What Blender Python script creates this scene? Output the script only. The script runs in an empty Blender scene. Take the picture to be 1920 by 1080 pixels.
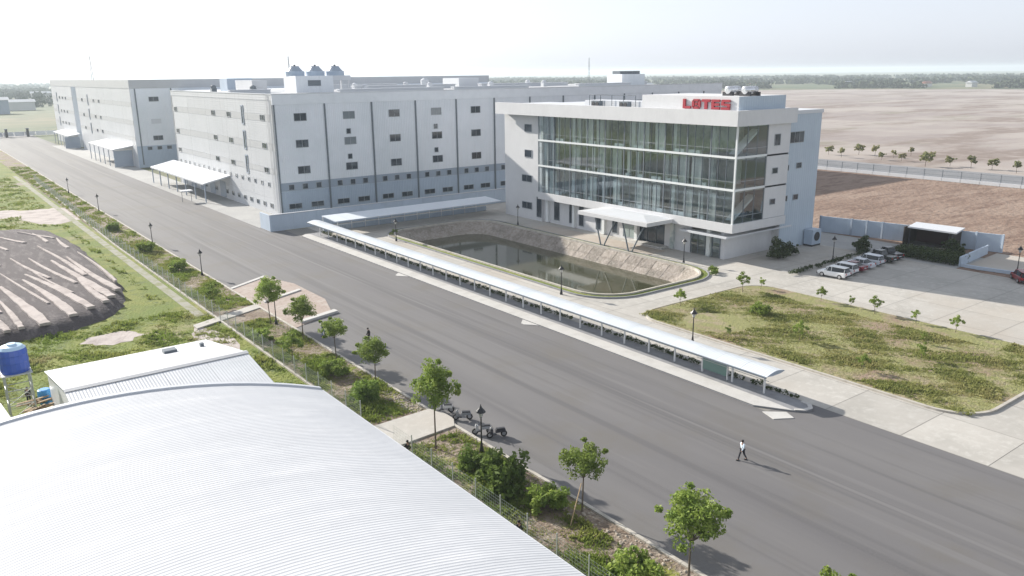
import bpy, bmesh, math, random
from mathutils import Vector, Matrix
import numpy as np
C = bpy.context.scene.collection
R = math.radians
# ------------------------------------------------------------------ camera, sky, sun, exposure
scn = bpy.context.scene
cam = bpy.data.objects.new('camera', bpy.data.cameras.new('camera')); C.objects.link(cam)
F, PITCH, ROLL, YAW = 1501.96, .262062, -.0111378, .645281
fw = Vector((math.sin(YAW)*math.cos(PITCH), math.cos(YAW)*math.cos(PITCH), -math.sin(PITCH)))
rt = Vector((math.cos(YAW), -math.sin(YAW), 0)); up = rt.cross(fw)
r2 = math.cos(ROLL)*rt+math.sin(ROLL)*up; u2 = -math.sin(ROLL)*rt+math.cos(ROLL)*up
m = Matrix((r2, u2, -fw)).transposed().to_4x4(); m.translation = (0, 0, 30)
cam.matrix_world = m
cam.data.sensor_width = 36; cam.data.lens = F/1920*36; cam.data.clip_end = 20000; cam.data.clip_start = .5
scn.camera = cam
SUN_EL, SUN_AZ = R(24), math.atan2(-.233, .972)          # azimuth measured from +Y towards +X
w = bpy.data.worlds.new('World'); scn.world = w; w.use_nodes = True
nt = w.node_tree; nt.nodes.clear()
sky = nt.nodes.new('ShaderNodeTexSky'); sky.sky_type = 'NISHITA'; sky.sun_disc = False
sky.sun_elevation = SUN_EL; sky.sun_rotation = SUN_AZ; sky.altitude = 0
sky.air_density = 1.0; sky.dust_density = 1.35; sky.ozone_density = 1.0
bg = nt.nodes.new('ShaderNodeBackground'); bg.inputs[1].default_value = .125
wo = nt.nodes.new('ShaderNodeOutputWorld')
bw_ = nt.nodes.new('ShaderNodeRGBToBW'); tn = nt.nodes.new('ShaderNodeMix'); tn.data_type = 'RGBA'; tn.blend_type = 'MULTIPLY'; tn.inputs['Factor'].default_value = 1
tn.inputs['B'].default_value = (.915, .975, 1.1, 1); mxs = nt.nodes.new('ShaderNodeMix'); mxs.data_type = 'RGBA'; mxs.inputs['Factor'].default_value = .92   # thin overcast veil: paler, greyer sky
pw_ = nt.nodes.new('ShaderNodeMath'); pw_.operation = 'POWER'; pw_.inputs[1].default_value = .42; gk = nt.nodes.new('ShaderNodeMath'); gk.operation = 'MULTIPLY'; gk.inputs[1].default_value = 1.66
nt.links.new(sky.outputs[0], bw_.inputs[0]); nt.links.new(bw_.outputs[0], pw_.inputs[0]); nt.links.new(pw_.outputs[0], gk.inputs[0]); nt.links.new(gk.outputs[0], tn.inputs['A']); nt.links.new(sky.outputs[0], mxs.inputs['A']); nt.links.new(tn.outputs['Result'], mxs.inputs['B'])
nt.links.new(mxs.outputs['Result'], bg.inputs[0]); nt.links.new(bg.outputs[0], wo.inputs[0])
sl = bpy.data.lights.new('sun', 'SUN'); sl.energy = 3.7; sl.angle = R(.7); sl.color = (1, .94, .85)
so = bpy.data.objects.new('sun', sl); C.objects.link(so)
sd = Vector((math.sin(SUN_AZ)*math.cos(SUN_EL), math.cos(SUN_AZ)*math.cos(SUN_EL), math.sin(SUN_EL)))
so.rotation_euler = sd.to_track_quat('Z', 'Y').to_euler(); so.location = sd*100
scn.view_settings.view_transform = 'Standard'; scn.view_settings.look = 'None'
scn.view_settings.gamma = 1; scn.view_settings.exposure = 1.17
scn.render.engine = 'CYCLES'
scn.cycles.max_bounces = 6; scn.cycles.transparent_max_bounces = 12; scn.cycles.volume_bounces = 1
HAZE_D = .00017

# ------------------------------------------------------------------ materials
MATS = {}
RAND = {'ribbed_white_roof': .015, 'pale_concrete': .06, 'white_cladding': .035, 'white_ribbed_cladding': .025, 'walkway_roof': .05, 'stone_bank': .16, 'kerb_concrete': .08, 'white_shed_sheet': .05, 'blue_grey_cladding': .04, 'boundary_wall_render': .05, 'sawn_timber': .25, 'grey_blind': .12, 'tree_leaves': .2, 'bush_leaves': .2, 'far_tree_leaves': .2}
def mat(name, col, rough=.85, metal=0, var=(), bump=None, rib=None, spec=None):
    """var: (scale, colour, lo, hi, (sx,sy,sz)) layers mixed by world-space noise; rib: (axis, period, strength)"""
    if name in MATS: return MATS[name]
    mt = bpy.data.materials.new(name); mt.use_nodes = True; MATS[name] = mt
    n = mt.node_tree.nodes; l = mt.node_tree.links; b = n['Principled BSDF']
    b.inputs['Roughness'].default_value = rough; b.inputs['Metallic'].default_value = metal
    if spec is not None: b.inputs['Specular IOR Level'].default_value = spec
    geo = n.new('ShaderNodeNewGeometry')
    cur = n.new('ShaderNodeRGB'); cur.outputs[0].default_value = (*col, 1); cur = cur.outputs[0]
    for k, v in enumerate(var):
        sc, c2, lo, hi = v[:4]; st = v[4] if len(v) > 4 else (1, 1, 1)
        mp = n.new('ShaderNodeMapping'); mp.inputs['Scale'].default_value = st; mp.inputs['Location'].default_value = (17.3*k, 5.1*k, 3*k)
        l.new(geo.outputs['Position'], mp.inputs[0])
        nz = n.new('ShaderNodeTexNoise'); nz.inputs['Scale'].default_value = sc; nz.inputs['Detail'].default_value = 6; nz.inputs['Roughness'].default_value = .6
        l.new(mp.outputs[0], nz.inputs['Vector'])
        mr = n.new('ShaderNodeMapRange'); mr.inputs['From Min'].default_value = lo; mr.inputs['From Max'].default_value = hi; mr.clamp = True
        l.new(nz.outputs['Fac'], mr.inputs['Value'])
        mx = n.new('ShaderNodeMix'); mx.data_type = 'RGBA'; l.new(mr.outputs[0], mx.inputs['Factor'])
        l.new(cur, mx.inputs['A']); mx.inputs['B'].default_value = (*c2, 1); cur = mx.outputs['Result']
    if name in RAND:      # each sheet, slab or stone is a little paler or darker than its neighbour
        oi = n.new('ShaderNodeObjectInfo'); rm_ = n.new('ShaderNodeMapRange'); rm_.inputs['To Min'].default_value = 1-RAND[name]; rm_.inputs['To Max'].default_value = 1+RAND[name]
        hs = n.new('ShaderNodeHueSaturation'); l.new(oi.outputs['Random'], rm_.inputs['Value']); l.new(rm_.outputs[0], hs.inputs['Value']); l.new(cur, hs.inputs['Color']); cur = hs.outputs[0]
    l.new(cur, b.inputs['Base Color'])
    h = None
    if bump:
        nz = n.new('ShaderNodeTexNoise'); nz.inputs['Scale'].default_value = bump[0]; nz.inputs['Detail'].default_value = 5
        l.new(geo.outputs['Position'], nz.inputs['Vector'])
        bp = n.new('ShaderNodeBump'); bp.inputs['Strength'].default_value = bump[1]; bp.inputs['Distance'].default_value = bump[2] if len(bump) > 2 else .1
        l.new(nz.outputs['Fac'], bp.inputs['Height']); h = bp
    if rib:
        sp = n.new('ShaderNodeSeparateXYZ'); l.new(geo.outputs['Position'], sp.inputs[0])
        ma = n.new('ShaderNodeMath'); ma.operation = 'MULTIPLY'; ma.inputs[1].default_value = 2*math.pi/rib[1]
        l.new(sp.outputs['XYZ'.index(rib[0])], ma.inputs[0])
        sn = n.new('ShaderNodeMath'); sn.operation = 'SINE'; l.new(ma.outputs[0], sn.inputs[0])
        bp = n.new('ShaderNodeBump'); bp.inputs['Strength'].default_value = rib[2]; bp.inputs['Distance'].default_value = .05
        l.new(sn.outputs[0], bp.inputs['Height'])
        if h: l.new(h.outputs[0], bp.inputs['Normal'])
        h = bp
    if h: l.new(h.outputs[0], b.inputs['Normal'])
    return mt
def leafy(mt, k=.4):
    n = mt.node_tree.nodes; l = mt.node_tree.links; b = n['Principled BSDF']; o = n['Material Output']
    t = n.new('ShaderNodeBsdfTranslucent'); mx = n.new('ShaderNodeMixShader'); mx.inputs[0].default_value = k
    l.new(b.inputs['Base Color'].links[0].from_socket, t.inputs[0]); l.new(b.outputs[0], mx.inputs[1]); l.new(t.outputs[0], mx.inputs[2]); l.new(mx.outputs[0], o.inputs['Surface'])
    b.inputs['Specular IOR Level'].default_value = .25
    return mt
def glassmat(name, tint, refl, rough=.03):
    mt = bpy.data.materials.new(name); mt.use_nodes = True; MATS[name] = mt
    n = mt.node_tree.nodes; l = mt.node_tree.links; n.clear()
    o = n.new('ShaderNodeOutputMaterial'); mx = n.new('ShaderNodeMixShader'); t = n.new('ShaderNodeBsdfTransparent'); g = n.new('ShaderNodeBsdfGlossy')
    t.inputs[0].default_value = (*tint, 1); g.inputs['Roughness'].default_value = rough; g.inputs[0].default_value = (.9, .94, .96, 1)
    lw = n.new('ShaderNodeLayerWeight'); lw.inputs[0].default_value = .5; fr = n.new('ShaderNodeMath'); fr.operation = 'POWER'; fr.inputs[1].default_value = 4; l.new(lw.outputs['Facing'], fr.inputs[0])
    ad = n.new('ShaderNodeMath'); ad.operation = 'ADD'; ad.use_clamp = True; ad.inputs[1].default_value = refl; l.new(fr.outputs[0], ad.inputs[0])
    geo = n.new('ShaderNodeNewGeometry'); nz = n.new('ShaderNodeTexNoise'); nz.inputs['Scale'].default_value = .35
    l.new(geo.outputs['Position'], nz.inputs['Vector'])
    bp = n.new('ShaderNodeBump'); bp.inputs['Strength'].default_value = .05; bp.inputs['Distance'].default_value = .1
    l.new(nz.outputs['Fac'], bp.inputs['Height']); l.new(bp.outputs[0], g.inputs['Normal'])
    l.new(ad.outputs[0], mx.inputs[0]); l.new(t.outputs[0], mx.inputs[1]); l.new(g.outputs[0], mx.inputs[2]); l.new(mx.outputs[0], o.inputs[0])
    return mt
asphalt = mat('asphalt', (.122, .118, .122), .8, var=[(.09, (.155, .15, .15), .35, .62, (1.6, .12, 1)), (.35, (.088, .086, .088), .53, .72, (1.8, .05, 1)), (1.1, (.17, .165, .16), .58, .8, (1, .06, 1)), (.12, (.13, .12, .105), .5, .75), (.22, (.1, .097, .1), .54, .62, (1.2, .012, 1)), (.5, (.165, .16, .16), .58, .64, (1.5, .015, 1)), (9, (.15, .145, .145), .45, .9)], bump=(14, .25, .02))
slab_m = mat('pale_concrete', (.44, .42, .385), .85, var=[(.15, (.36, .345, .315), .42, .7), (1.5, (.5, .485, .45), .5, .75), (.05, (.4, .36, .31), .5, .7), (12, (.35, .34, .32), .6, .8)], bump=(9, .2, .02))
joint_m = mat('joint_concrete', (.22, .21, .19))
apron_m = mat('grey_concrete', (.36, .36, .35), .85, var=[(.2, (.29, .29, .29), .4, .7), (2, (.42, .42, .4), .5, .8)])
pave_m = mat('light_paving', (.52, .51, .49), .8, var=[(.5, (.43, .42, .4), .45, .7), (6, (.58, .57, .55), .5, .8)])
dpave_m = mat('grey_paving', (.27, .275, .29), .85, var=[(1, (.22, .22, .23), .4, .7)])
kerb_m = mat('kerb_concrete', (.46, .43, .38), .85, var=[(1.2, (.3, .27, .22), .5, .72), (8, (.5, .48, .44), .5, .8)])
pink_m = mat('pinkish_paving', (.36, .29, .25), .9, var=[(.5, (.42, .37, .33), .45, .65), (2, (.28, .22, .18), .5, .7)])
GR = (.12, .17, .016); GR2 = (.2, .215, .035); GRD = (.085, .12, .022); DRY = (.29, .26, .15); SOIL = (.2, .15, .11)
grass_m = mat('grass_ground', GR, .95, var=[(.12, GR2, .42, .6), (.07, DRY, .58, .68), (.6, GRD, .5, .66), (.045, (.3, .25, .22), .62, .66), (5, GR2, .5, .7)], bump=(3, .8, .3))
blade_m = leafy(mat('grass_blades', (.19, .26, .05), .8, var=[(.15, (.28, .3, .085), .4, .6), (.8, (.13, .18, .035), .5, .65), (.1, (.34, .31, .15), .58, .7)]))
leaf_m = leafy(mat('tree_leaves', (.2, .28, .055), .6, var=[(1.5, (.3, .37, .09), .42, .62), (.7, (.13, .2, .045), .5, .7)]))
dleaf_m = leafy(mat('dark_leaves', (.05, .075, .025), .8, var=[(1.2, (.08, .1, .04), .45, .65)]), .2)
bark_m = mat('bark', (.16, .125, .095), .9, var=[(6, (.1, .08, .06), .45, .6)])
soil_m = mat('verge_soil', SOIL, .95, var=[(.5, (.3, .25, .2), .45, .6), (2.5, (.14, .1, .07), .5, .65), (.3, GR2, .55, .62)], bump=(4, .8, .2))
islsoil_m = mat('island_soil', (.27, .19, .14), .95, var=[(.12, (.24, .24, .09), .38, .5), (.5, (.33, .26, .19), .5, .7), (2.5, (.2, .2, .085), .5, .7)], bump=(4, .8, .2))
bare_m = mat('bare_soil', (.205, .135, .098), .95, var=[(.05, (.27, .195, .15), .42, .6, (1, 1.4, 1)), (.2, (.16, .1, .072), .48, .62, (.5, 2, 1)), (.9, (.28, .2, .15), .5, .7, (.6, 1.8, 1))], bump=(.8, .8, .5))
waste_m = mat('dry_wasteland', (.27, .23, .215), .95, var=[(.008, (.36, .32, .29), .43, .55, (1, 1, 1)), (.02, (.21, .165, .14), .5, .6, (.5, 1.6, 1)), (.015, (.22, .2, .15), .6, .7, (.6, 1.5, 1)), (.12, (.33, .28, .25), .5, .7)])
field_m = mat('far_fields', (.085, .11, .045), .95, var=[(.004, (.17, .15, .08), .45, .6), (.012, (.05, .08, .035), .5, .65), (.03, (.14, .14, .07), .55, .7)])
mound_m = mat('pale_sandy_soil', (.46, .41, .385), .95, var=[(.4, (.31, .265, .25), .45, .65), (2, (.45, .39, .36), .5, .7)], bump=(3, .6, .2))
ridge_m = mat('dark_soil', (.075, .062, .066), .95, var=[(.6, (.15, .13, .13), .5, .65, (2, .4, 1)), (3, (.07, .06, .06), .5, .7)], bump=(3, .8, .2))
stone_m = mat('stone_bank', (.3, .262, .23), .9, var=[(.35, (.2, .18, .15), .5, .62), (1.2, (.22, .19, .16), .45, .6), (3, (.4, .36, .32), .5, .7)], bump=(2.5, .6, .2))
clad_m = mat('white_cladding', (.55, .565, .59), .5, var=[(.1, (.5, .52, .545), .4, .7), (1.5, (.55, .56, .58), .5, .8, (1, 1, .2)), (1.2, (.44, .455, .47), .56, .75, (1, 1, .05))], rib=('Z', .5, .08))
cladv_m = mat('white_ribbed_cladding', (.8, .83, .87), .5, var=[(.8, (.68, .71, .74), .55, .75, (1, 1, .04)), (.1, (.69, .73, .76), .4, .7), (1.2, (.77, .79, .82), .5, .8, (1, 1, .1))], rib=('X', .45, .4))  # lifted and blued in place of skylight on the shaded south face
stripe_m = mat('blue_grey_cladding', (.42, .5, .6), .5, var=[(.3, (.38, .46, .56), .4, .7), (1.5, (.45, .53, .62), .5, .8, (1, 1, .1))], rib=('X', .45, .4))  # raised and blued likewise, colour standing in for skylight fill
stripe2_m = mat('slate_cladding', (.3, .36, .44), .5, var=[(.3, (.34, .39, .46), .4, .7)])
band_m = mat('pale_grey_band', (.46, .47, .485), .5, var=[(.4, (.49, .5, .51), .4, .7)])
cap_m = mat('white_metal_trim', (.6, .62, .65), .45, var=[(.6, (.6, .62, .64), .5, .75)])
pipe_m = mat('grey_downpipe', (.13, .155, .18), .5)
roofg_m = mat('roof_metal', (.5, .51, .52), .5, var=[(.05, (.44, .45, .46), .4, .6), (.6, (.54, .55, .55), .5, .7)], rib=('Y', 1, .3))
dark_m = mat('dark_metal', (.03, .03, .035), .5)
frame_m = mat('window_frame', (.32, .35, .38), .4)
office_m = mat('office_white_render', (.63, .635, .645), .6, var=[(.3, (.58, .585, .595), .4, .7), (2, (.65, .655, .665), .5, .8, (1, 1, .3))])
officeg_m = mat('office_grey_cladding', (.46, .54, .62), .5, var=[(.2, (.42, .5, .58), .4, .65), (1.6, (.49, .57, .64), .5, .8, (1, 1, .1))], rib=('X', .6, .3))
int_m = mat('interior_wall', (.62, .65, .62), .9, var=[(.25, (.3, .36, .36), .45, .6), (.9, (.68, .7, .66), .5, .7)])
curt_m = mat('grey_blind', (.62, .64, .61), .9, var=[(.6, (.45, .49, .47), .45, .6, (1, 1, .1)), (6, (.68, .68, .63), .5, .7, (1, 1, .05))])
floor_m = mat('interior_floor', (.4, .41, .38), .7)
sill_m = mat('white_slab_edge', (.72, .75, .75), .5)
red_m = mat('red_sign_paint', (.36, .015, .03), .45, var=[(3, (.32, .018, .035), .4, .7)])
shed_m = mat('white_shed_sheet', (.62, .635, .655), .4, var=[(.3, (.55, .57, .59), .45, .7), (3, (.66, .67, .69), .5, .8)], rib=('X', .25, .25))
roof_m = mat('ribbed_white_roof', (.58, .595, .62), .8, var=[(.9, (.52, .53, .545), .66, .74, (.1, 2, 1)), (.12, (.57, .585, .61), .42, .65, (1, 1, 1)), (.5, (.64, .65, .67), .5, .7, (.3, 1.5, 1)), (1.6, (.54, .555, .58), .56, .75, (.15, 2, 1)), (8, (.56, .57, .59), .5, .9), (.35, (.545, .56, .585), .5, .7, (.4, 2, 1))], spec=.2)
wire_m = mat('galvanised_wire', (.38, .43, .41), .5, .2)
post_m = mat('galvanised_post', (.45, .47, .46), .5, .2)
lamp_m = mat('black_lamp_paint', (.018, .018, .022), .4)
lampg_m = mat('lamp_glass', (.5, .5, .48), .3)
wpost_m = mat('white_post_paint', (.7, .71, .72), .4)
wallg_m = mat('boundary_wall_render', (.47, .55, .65), .8, var=[(.3, (.43, .51, .6), .45, .65), (2, (.5, .58, .67), .5, .8, (1, 1, .2))])
tank_m = mat('blue_plastic', (.03, .09, .42), .35, var=[(1.5, (.02, .07, .35), .5, .7)])
tanklid_m = mat('pale_blue_lid', (.45, .62, .78), .4)
steel_m = mat('bright_steel', (.75, .76, .78), .25, .7)
wood_m = mat('sawn_timber', (.42, .3, .18), .8, var=[(2, (.3, .21, .13), .45, .65)])
tyre_m = mat('tyre_rubber', (.02, .02, .02), .8)
rim_m = mat('alloy_rim', (.5, .5, .52), .3, .6)
cglass_m = mat('car_glass', (.015, .02, .025), .08)
skin_m = mat('skin', (.4, .24, .17), .6); hair_m = mat('black_hair', (.02, .018, .016), .7)
water_m = mat('pond_water', (.055, .058, .03), .06, var=[(.12, (.075, .07, .04), .45, .65)], bump=(1.2, .06, .05))
cpanel_m = mat('green_notice_panel', (.12, .22, .2), .3)
winglass = mat('window_glass', (.03, .042, .058), .08, var=[(.3, (.1, .12, .14), .5, .62)])
curtain_glass = glassmat('curtain_glass', (.88, .92, .93), .085)
def paint(name, c): return mat('paint_'+name, c, .25)

# ------------------------------------------------------------------ mesh builder
class MB:
    def __init__(s): s.v = []; s.f = []
    def box(s, x0, y0, z0, x1, y1, z1):
        b = len(s.v); s.v += [(x, y, z) for z in (z0, z1) for x, y in ((x0, y0), (x1, y0), (x1, y1), (x0, y1))]
        s.f += [tuple(b+i for i in q) for q in ((0, 3, 2, 1), (4, 5, 6, 7), (0, 1, 5, 4), (1, 2, 6, 5), (2, 3, 7, 6), (3, 0, 4, 7))]; return s
    def poly(s, pts):
        b = len(s.v); s.v += [tuple(p) for p in pts]; s.f.append(tuple(range(b, b+len(pts)))); return s
    def prism(s, pts, z0, z1):           # pts: ccw xy
        b = len(s.v); n = len(pts); s.v += [(x, y, z0) for x, y in pts]+[(x, y, z1) for x, y in pts]
        s.f.append(tuple(b+i for i in reversed(range(n)))); s.f.append(tuple(b+n+i for i in range(n)))
        for i in range(n): j = (i+1) % n; s.f.append((b+i, b+j, b+n+j, b+n+i))
        return s
    def tube(s, p, q, r, n=8, r2=None):
        p = Vector(p); q = Vector(q); d = (q-p).normalized(); a = d.orthogonal().normalized(); c = d.cross(a); b = len(s.v); r2 = r if r2 is None else r2
        for P, rr in ((p, r), (q, r2)):
            for i in range(n):
                t = 2*math.pi*i/n; s.v.append(tuple(P+(a*math.cos(t)+c*math.sin(t))*rr))
        for i in range(n): j = (i+1) % n; s.f.append((b+i, b+j, b+n+j, b+n+i))
        s.f.append(tuple(b+i for i in reversed(range(n)))); s.f.append(tuple(b+n+i for i in range(n))); return s
    def lathe(s, prof, cx=0, cy=0, n=12):   # prof: (r,z) bottom to top
        b = len(s.v)
        for r, z in prof:
            for i in range(n): t = 2*math.pi*i/n; s.v.append((cx+r*math.cos(t), cy+r*math.sin(t), z))
        for k in range(len(prof)-1):
            for i in range(n): j = (i+1) % n; s.f.append((b+k*n+i, b+k*n+j, b+k*n+n+j, b+k*n+n+i))
        s.f.append(tuple(b+i for i in reversed(range(n)))); s.f.append(tuple(b+(len(prof)-1)*n+i for i in range(n))); return s
    def mesh(s, name, m, off=(0, 0, 0), smooth=False):
        me = bpy.data.meshes.new(name); v = [(x-off[0], y-off[1], z-off[2]) for x, y, z in s.v]
        me.from_pydata(v, [], s.f); me.materials.append(m)
        if smooth:
            for p in me.polygons: p.use_smooth = True
        return me
def wloc(o):
    v = Vector(o.location)
    while o.parent: o = o.parent; v += o.location
    return v
def link(name, me, parent=None, loc=(0, 0, 0), rz=0):
    o = bpy.data.objects.new(name, me); C.objects.link(o); o.location = loc; o.rotation_euler.z = rz
    if parent: o.parent = parent
    return o
def part(name, mb, m, parent, smooth=False, kind=None):       # vertices of mb in world space
    o = link(name, mb.mesh(name, m, wloc(parent) if parent else (0, 0, 0), smooth), parent)
    if kind: o['kind'] = kind
    return o
def tag(o, label=None, cat=None, group=None, kind=None):
    if label: o['label'] = label
    if cat: o['category'] = cat
    if group: o['group'] = group
    if kind: o['kind'] = kind
    return o
def thing(name, label, cat, loc=(0, 0, 0), group=None, rz=0):
    return tag(link(name, None, None, loc, rz), label, cat, group)
def struct(name, mb, m, kind='structure'): o = part(name, mb, m, None); o['kind'] = kind; return o
def dup(o, parent=None, loc=None, rz=None, label=None):
    c = o.copy(); C.objects.link(c)
    if parent: c.parent = parent
    if loc is not None: c.location = loc
    if rz is not None: c.rotation_euler.z = rz
    if label: c['label'] = label
    for ch in list(o.children): dup(ch, c)
    return c
def rrect(x0, y0, x1, y1, r, n=8):
    pts = []
    for cx, cy, a0 in ((x1-r, y0+r, -90), (x1-r, y1-r, 0), (x0+r, y1-r, 90), (x0+r, y0+r, 180)):
        for i in range(n+1): a = R(a0+90*i/n); pts.append((cx+r*math.cos(a), cy+r*math.sin(a)))
    return pts
def fill(outer, holes, z):
    bm = bmesh.new(); es = []
    for lp in [outer]+holes:
        vs = [bm.verts.new((x, y, z)) for x, y in lp]
        for i in range(len(vs)): es.append(bm.edges.new((vs[i], vs[(i+1) % len(vs)])))
    bmesh.ops.triangle_fill(bm, edges=es, use_beauty=True)
    for f in bm.faces:
        if f.normal.z < 0: f.normal_flip()
    return bm
def bm_obj(name, bm, m, parent=None, kind=None):
    me = bpy.data.meshes.new(name); bm.to_mesh(me); bm.free(); me.materials.append(m)
    o = link(name, me, parent)
    if kind: o['kind'] = kind
    return o
def ring(mb, outer, inner, z0, z1):      # a closed band between two loops with the same number of points
    n = len(outer); b = len(mb.v)
    for z in (z0, z1):
        mb.v += [(x, y, z) for x, y in outer]+[(x, y, z) for x, y in inner]
    for i in range(n):
        j = (i+1) % n
        mb.f += [(b+2*n+i, b+2*n+j, b+3*n+j, b+3*n+i), (b+i, b+j, b+2*n+j, b+2*n+i), (b+n+j, b+n+i, b+3*n+i, b+3*n+j)]
    return mb

# ------------------------------------------------------------------ the ground
POND = rrect(73, 76, 96.2, 138.5, 6); POND_IN = rrect(76.2, 79.4, 93, 135, 4.5)
bm = fill([(-9000, -500), (9000, -500), (9000, 9500), (-9000, 9500)], [[(68, 70), (100, 70), (100, 142), (68, 142)]], -.06)
bm_obj('ground', bm, field_m, kind='structure')
rng = random.Random(5)
def wob(pts, a, seed=0):
    r = random.Random(seed); out = []
    for i in range(len(pts)):
        p = Vector(pts[i]); q = Vector(pts[(i+1) % len(pts)]); n = max(1, int((q-p).length/12))
        for k in range(n): t = p.lerp(q, k/n); out.append((t.x+r.uniform(-a, a), t.y+r.uniform(-a, a)))
    return out
bm_obj('grass_field', fill([(-90, 20), (28.9, 20), (28.9, 300), (30.5, 420), (-90, 420)], [], -.03), grass_m, kind='structure')
bm_obj('wasteland', fill([(255.1, -60), (1000, -60), (1230, 300), (1290, 520), (1190, 720), (1050, 830), (880, 850), (560, 640), (420, 470), (255.1, 340)], [], -.045), waste_m, kind='structure')
bm_obj('bare_soil', fill([(127.6, 15), (227.6, 15), (227.6, 169), (127.6, 169)], [], -.03), bare_m, kind='structure')
struct('road', MB().box(35.15, -60, -.3, 59, 520, 0), asphalt)
struct('road_shoulder', MB().box(34.6, 520, -.2, 120, 545, .02), asphalt)
struct('verge', MB().box(29.1, -20, -.3, 34.8, 480, .06), soil_m)
# plaza: a dark bed with separate concrete slabs on it, a hole for the pond
plaza_out = [(59, -60), (127.5, -60), (127.5, 154), (59, 154)]
bed = bm_obj('paved_yard', fill(plaza_out, [POND], -.012), joint_m, kind='structure')
bm = fill(plaza_out, [POND], 0)
S = 7.0
xs = [63.6+S*k for k in range(0, 10)]; ys = [16+S*k for k in range(0, 20)]
for x in xs:
    bmesh.ops.bisect_plane(bm, geom=bm.verts[:]+bm.edges[:]+bm.faces[:], plane_co=(x, 0, 0), plane_no=(1, 0, 0))
for y in ys:
    bmesh.ops.bisect_plane(bm, geom=bm.verts[:]+bm.edges[:]+bm.faces[:], plane_co=(0, y, 0), plane_no=(0, 1, 0))
cells = {}
for f in bm.faces:
    c = f.calc_center_median()
    if c.x < 63.6: continue
    cells.setdefault((int((c.x-63.6)//S), int((c.y-16)//S)), []).append([tuple(v.co) for v in f.verts])
ISL = (71.3, 27.5, 96, 68.8)
for (i, j), fs in sorted(cells.items()):
    x0, y0 = 63.6+i*S, 16+j*S
    if x0 > ISL[0] and x0+S < ISL[2] and y0 > ISL[1] and y0+S < ISL[3]: continue
    cx, cy = x0+S/2, y0+S/2; mb = MB(); g = 1-.03/S*2
    for f in fs:
        if j < 0: mb.poly([(cx+(p[0]-cx)*g, p[1], 0) for p in f])
        else: mb.poly([(cx+(p[0]-cx)*g, cy+(p[1]-cy)*g, 0) for p in f])
    part('concrete_slab', mb, slab_m, bed)
bm.free()
struct('factory_apron', MB().box(56, 160, -.2, 64.45, 425, .012), apron_m)
# pond
pd = tag(link('pond_basin', None), kind='structure')
mb = MB(); n = len(POND)
mb.v += [(x, y, 0) for x, y in POND]+[(x, y, -2.4) for x, y in POND_IN]
for i in range(n): j = (i+1) % n; mb.f.append((i, n+i, n+j, j))
o = part('stone_bank', mb, stone_m, pd)
mb = MB(); ring(mb, rrect(72.75, 75.75, 96.45, 138.75, 6.2), rrect(73.05, 76.05, 96.15, 138.45, 5.95), -.1, .32); part('coping', mb, kerb_m, pd)
mb = MB(); ring(mb, rrect(71.6, 74.6, 97.6, 139.9, 7.2), rrect(71.8, 74.8, 97.4, 139.7, 7), -.1, .22); part('outer_kerb', mb, dpave_m, pd)
mb = MB(); ring(mb, rrect(71.8, 74.8, 97.4, 139.7, 7), rrect(72.75, 75.75, 96.45, 138.75, 6.2), -.1, .1); part('planting_strip', mb, grass_m, pd)
bm_obj('pond_water', fill(rrect(74, 77, 95.5, 138, 5), [], -2.0), water_m, kind='structure')
# stones set in the bank
st = []
for (ax, ay, bx, by, ix, iy) in ((96.1, 82, 96.1, 133, -3.1, 0), (79, 138.4, 90, 138.4, 0, -3.2)):
    L = math.hypot(bx-ax, by-ay); k = 0
    nst = int(L/3.0)
    for a in range(nst):
        for b_ in range(2):
            t0, t1 = (a+.02)/nst, (a+.98)/nst; s0, s1 = b_/2+.02, (b_+1)/2-.02
            P = lambda t, s: (ax+(bx-ax)*t+ix*s, ay+(by-ay)*t+iy*s, -2.4*s+.02+.006*((a*7+b_*3) % 3))
            st.append([P(t0, s0), P(t1, s0), P(t1, s1), P(t0, s1)])
for q in st: part('bank_stone', MB().poly(q), stone_m, pd)
# planted island
isl = struct('planted_island', MB().prism(rrect(*ISL, 4), -.1, .13), islsoil_m)
mb = MB(); ring(mb, rrect(71.0, 27.2, 96.3, 69.1, 4.3), rrect(71.3, 27.5, 96, 68.8, 4), -.1, .18); part('island_kerb', mb, kerb_m, isl)
# footway strip of the covered walk
struct('road_widening', MB().box(59.0, -60, -.3, 63.56, 40.0, -.002), asphalt)
fw_ = struct('footway', MB().prism([(60.9, 38.4), (61.6, 37.7), (62.5, 37.6), (63.2, 38.2), (63.3, 40), (63.3, 146.8), (60.2, 146.8), (59.0, 145.5), (59.0, 41.5)], -.1, .14), dpave_m)  # grey holds the walkway roof's shadow, painted into the paving
mb = MB(); mb.prism([(59.0, 41.5), (60.8, 38.5), (61.0, 41.2), (61.0, 146.7), (60.2, 146.8), (59.0, 145.5)], .1, .155); part('sunlit_edge_strip', mb, pave_m, fw_)  # paler strip painted as the sunlit part of the same paving
mb = MB(); mb.prism([(60.9, 38.4), (61.6, 37.7), (62.5, 37.6), (63.2, 38.2), (63.3, 39.2), (63.0, 39.2), (62.9, 38.5), (62.4, 38.0), (61.7, 38.1), (61.1, 38.6)], .1, .2); part('nose_kerb', mb, pave_m, fw_)
for y in (106.3, 74.6): struct('crossing_ramp', MB().prism([(57.9, y-.2), (58.995, y-1.6), (58.995, y+1.6), (57.9, y+.5)], -.1, .06), pave_m)
struct('crossing_ramp', MB().prism([(58.0, 38.6), (59.6, 37.6), (60.2, 38.8), (58.6, 40.2)], -.1, .06), pave_m)
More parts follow.
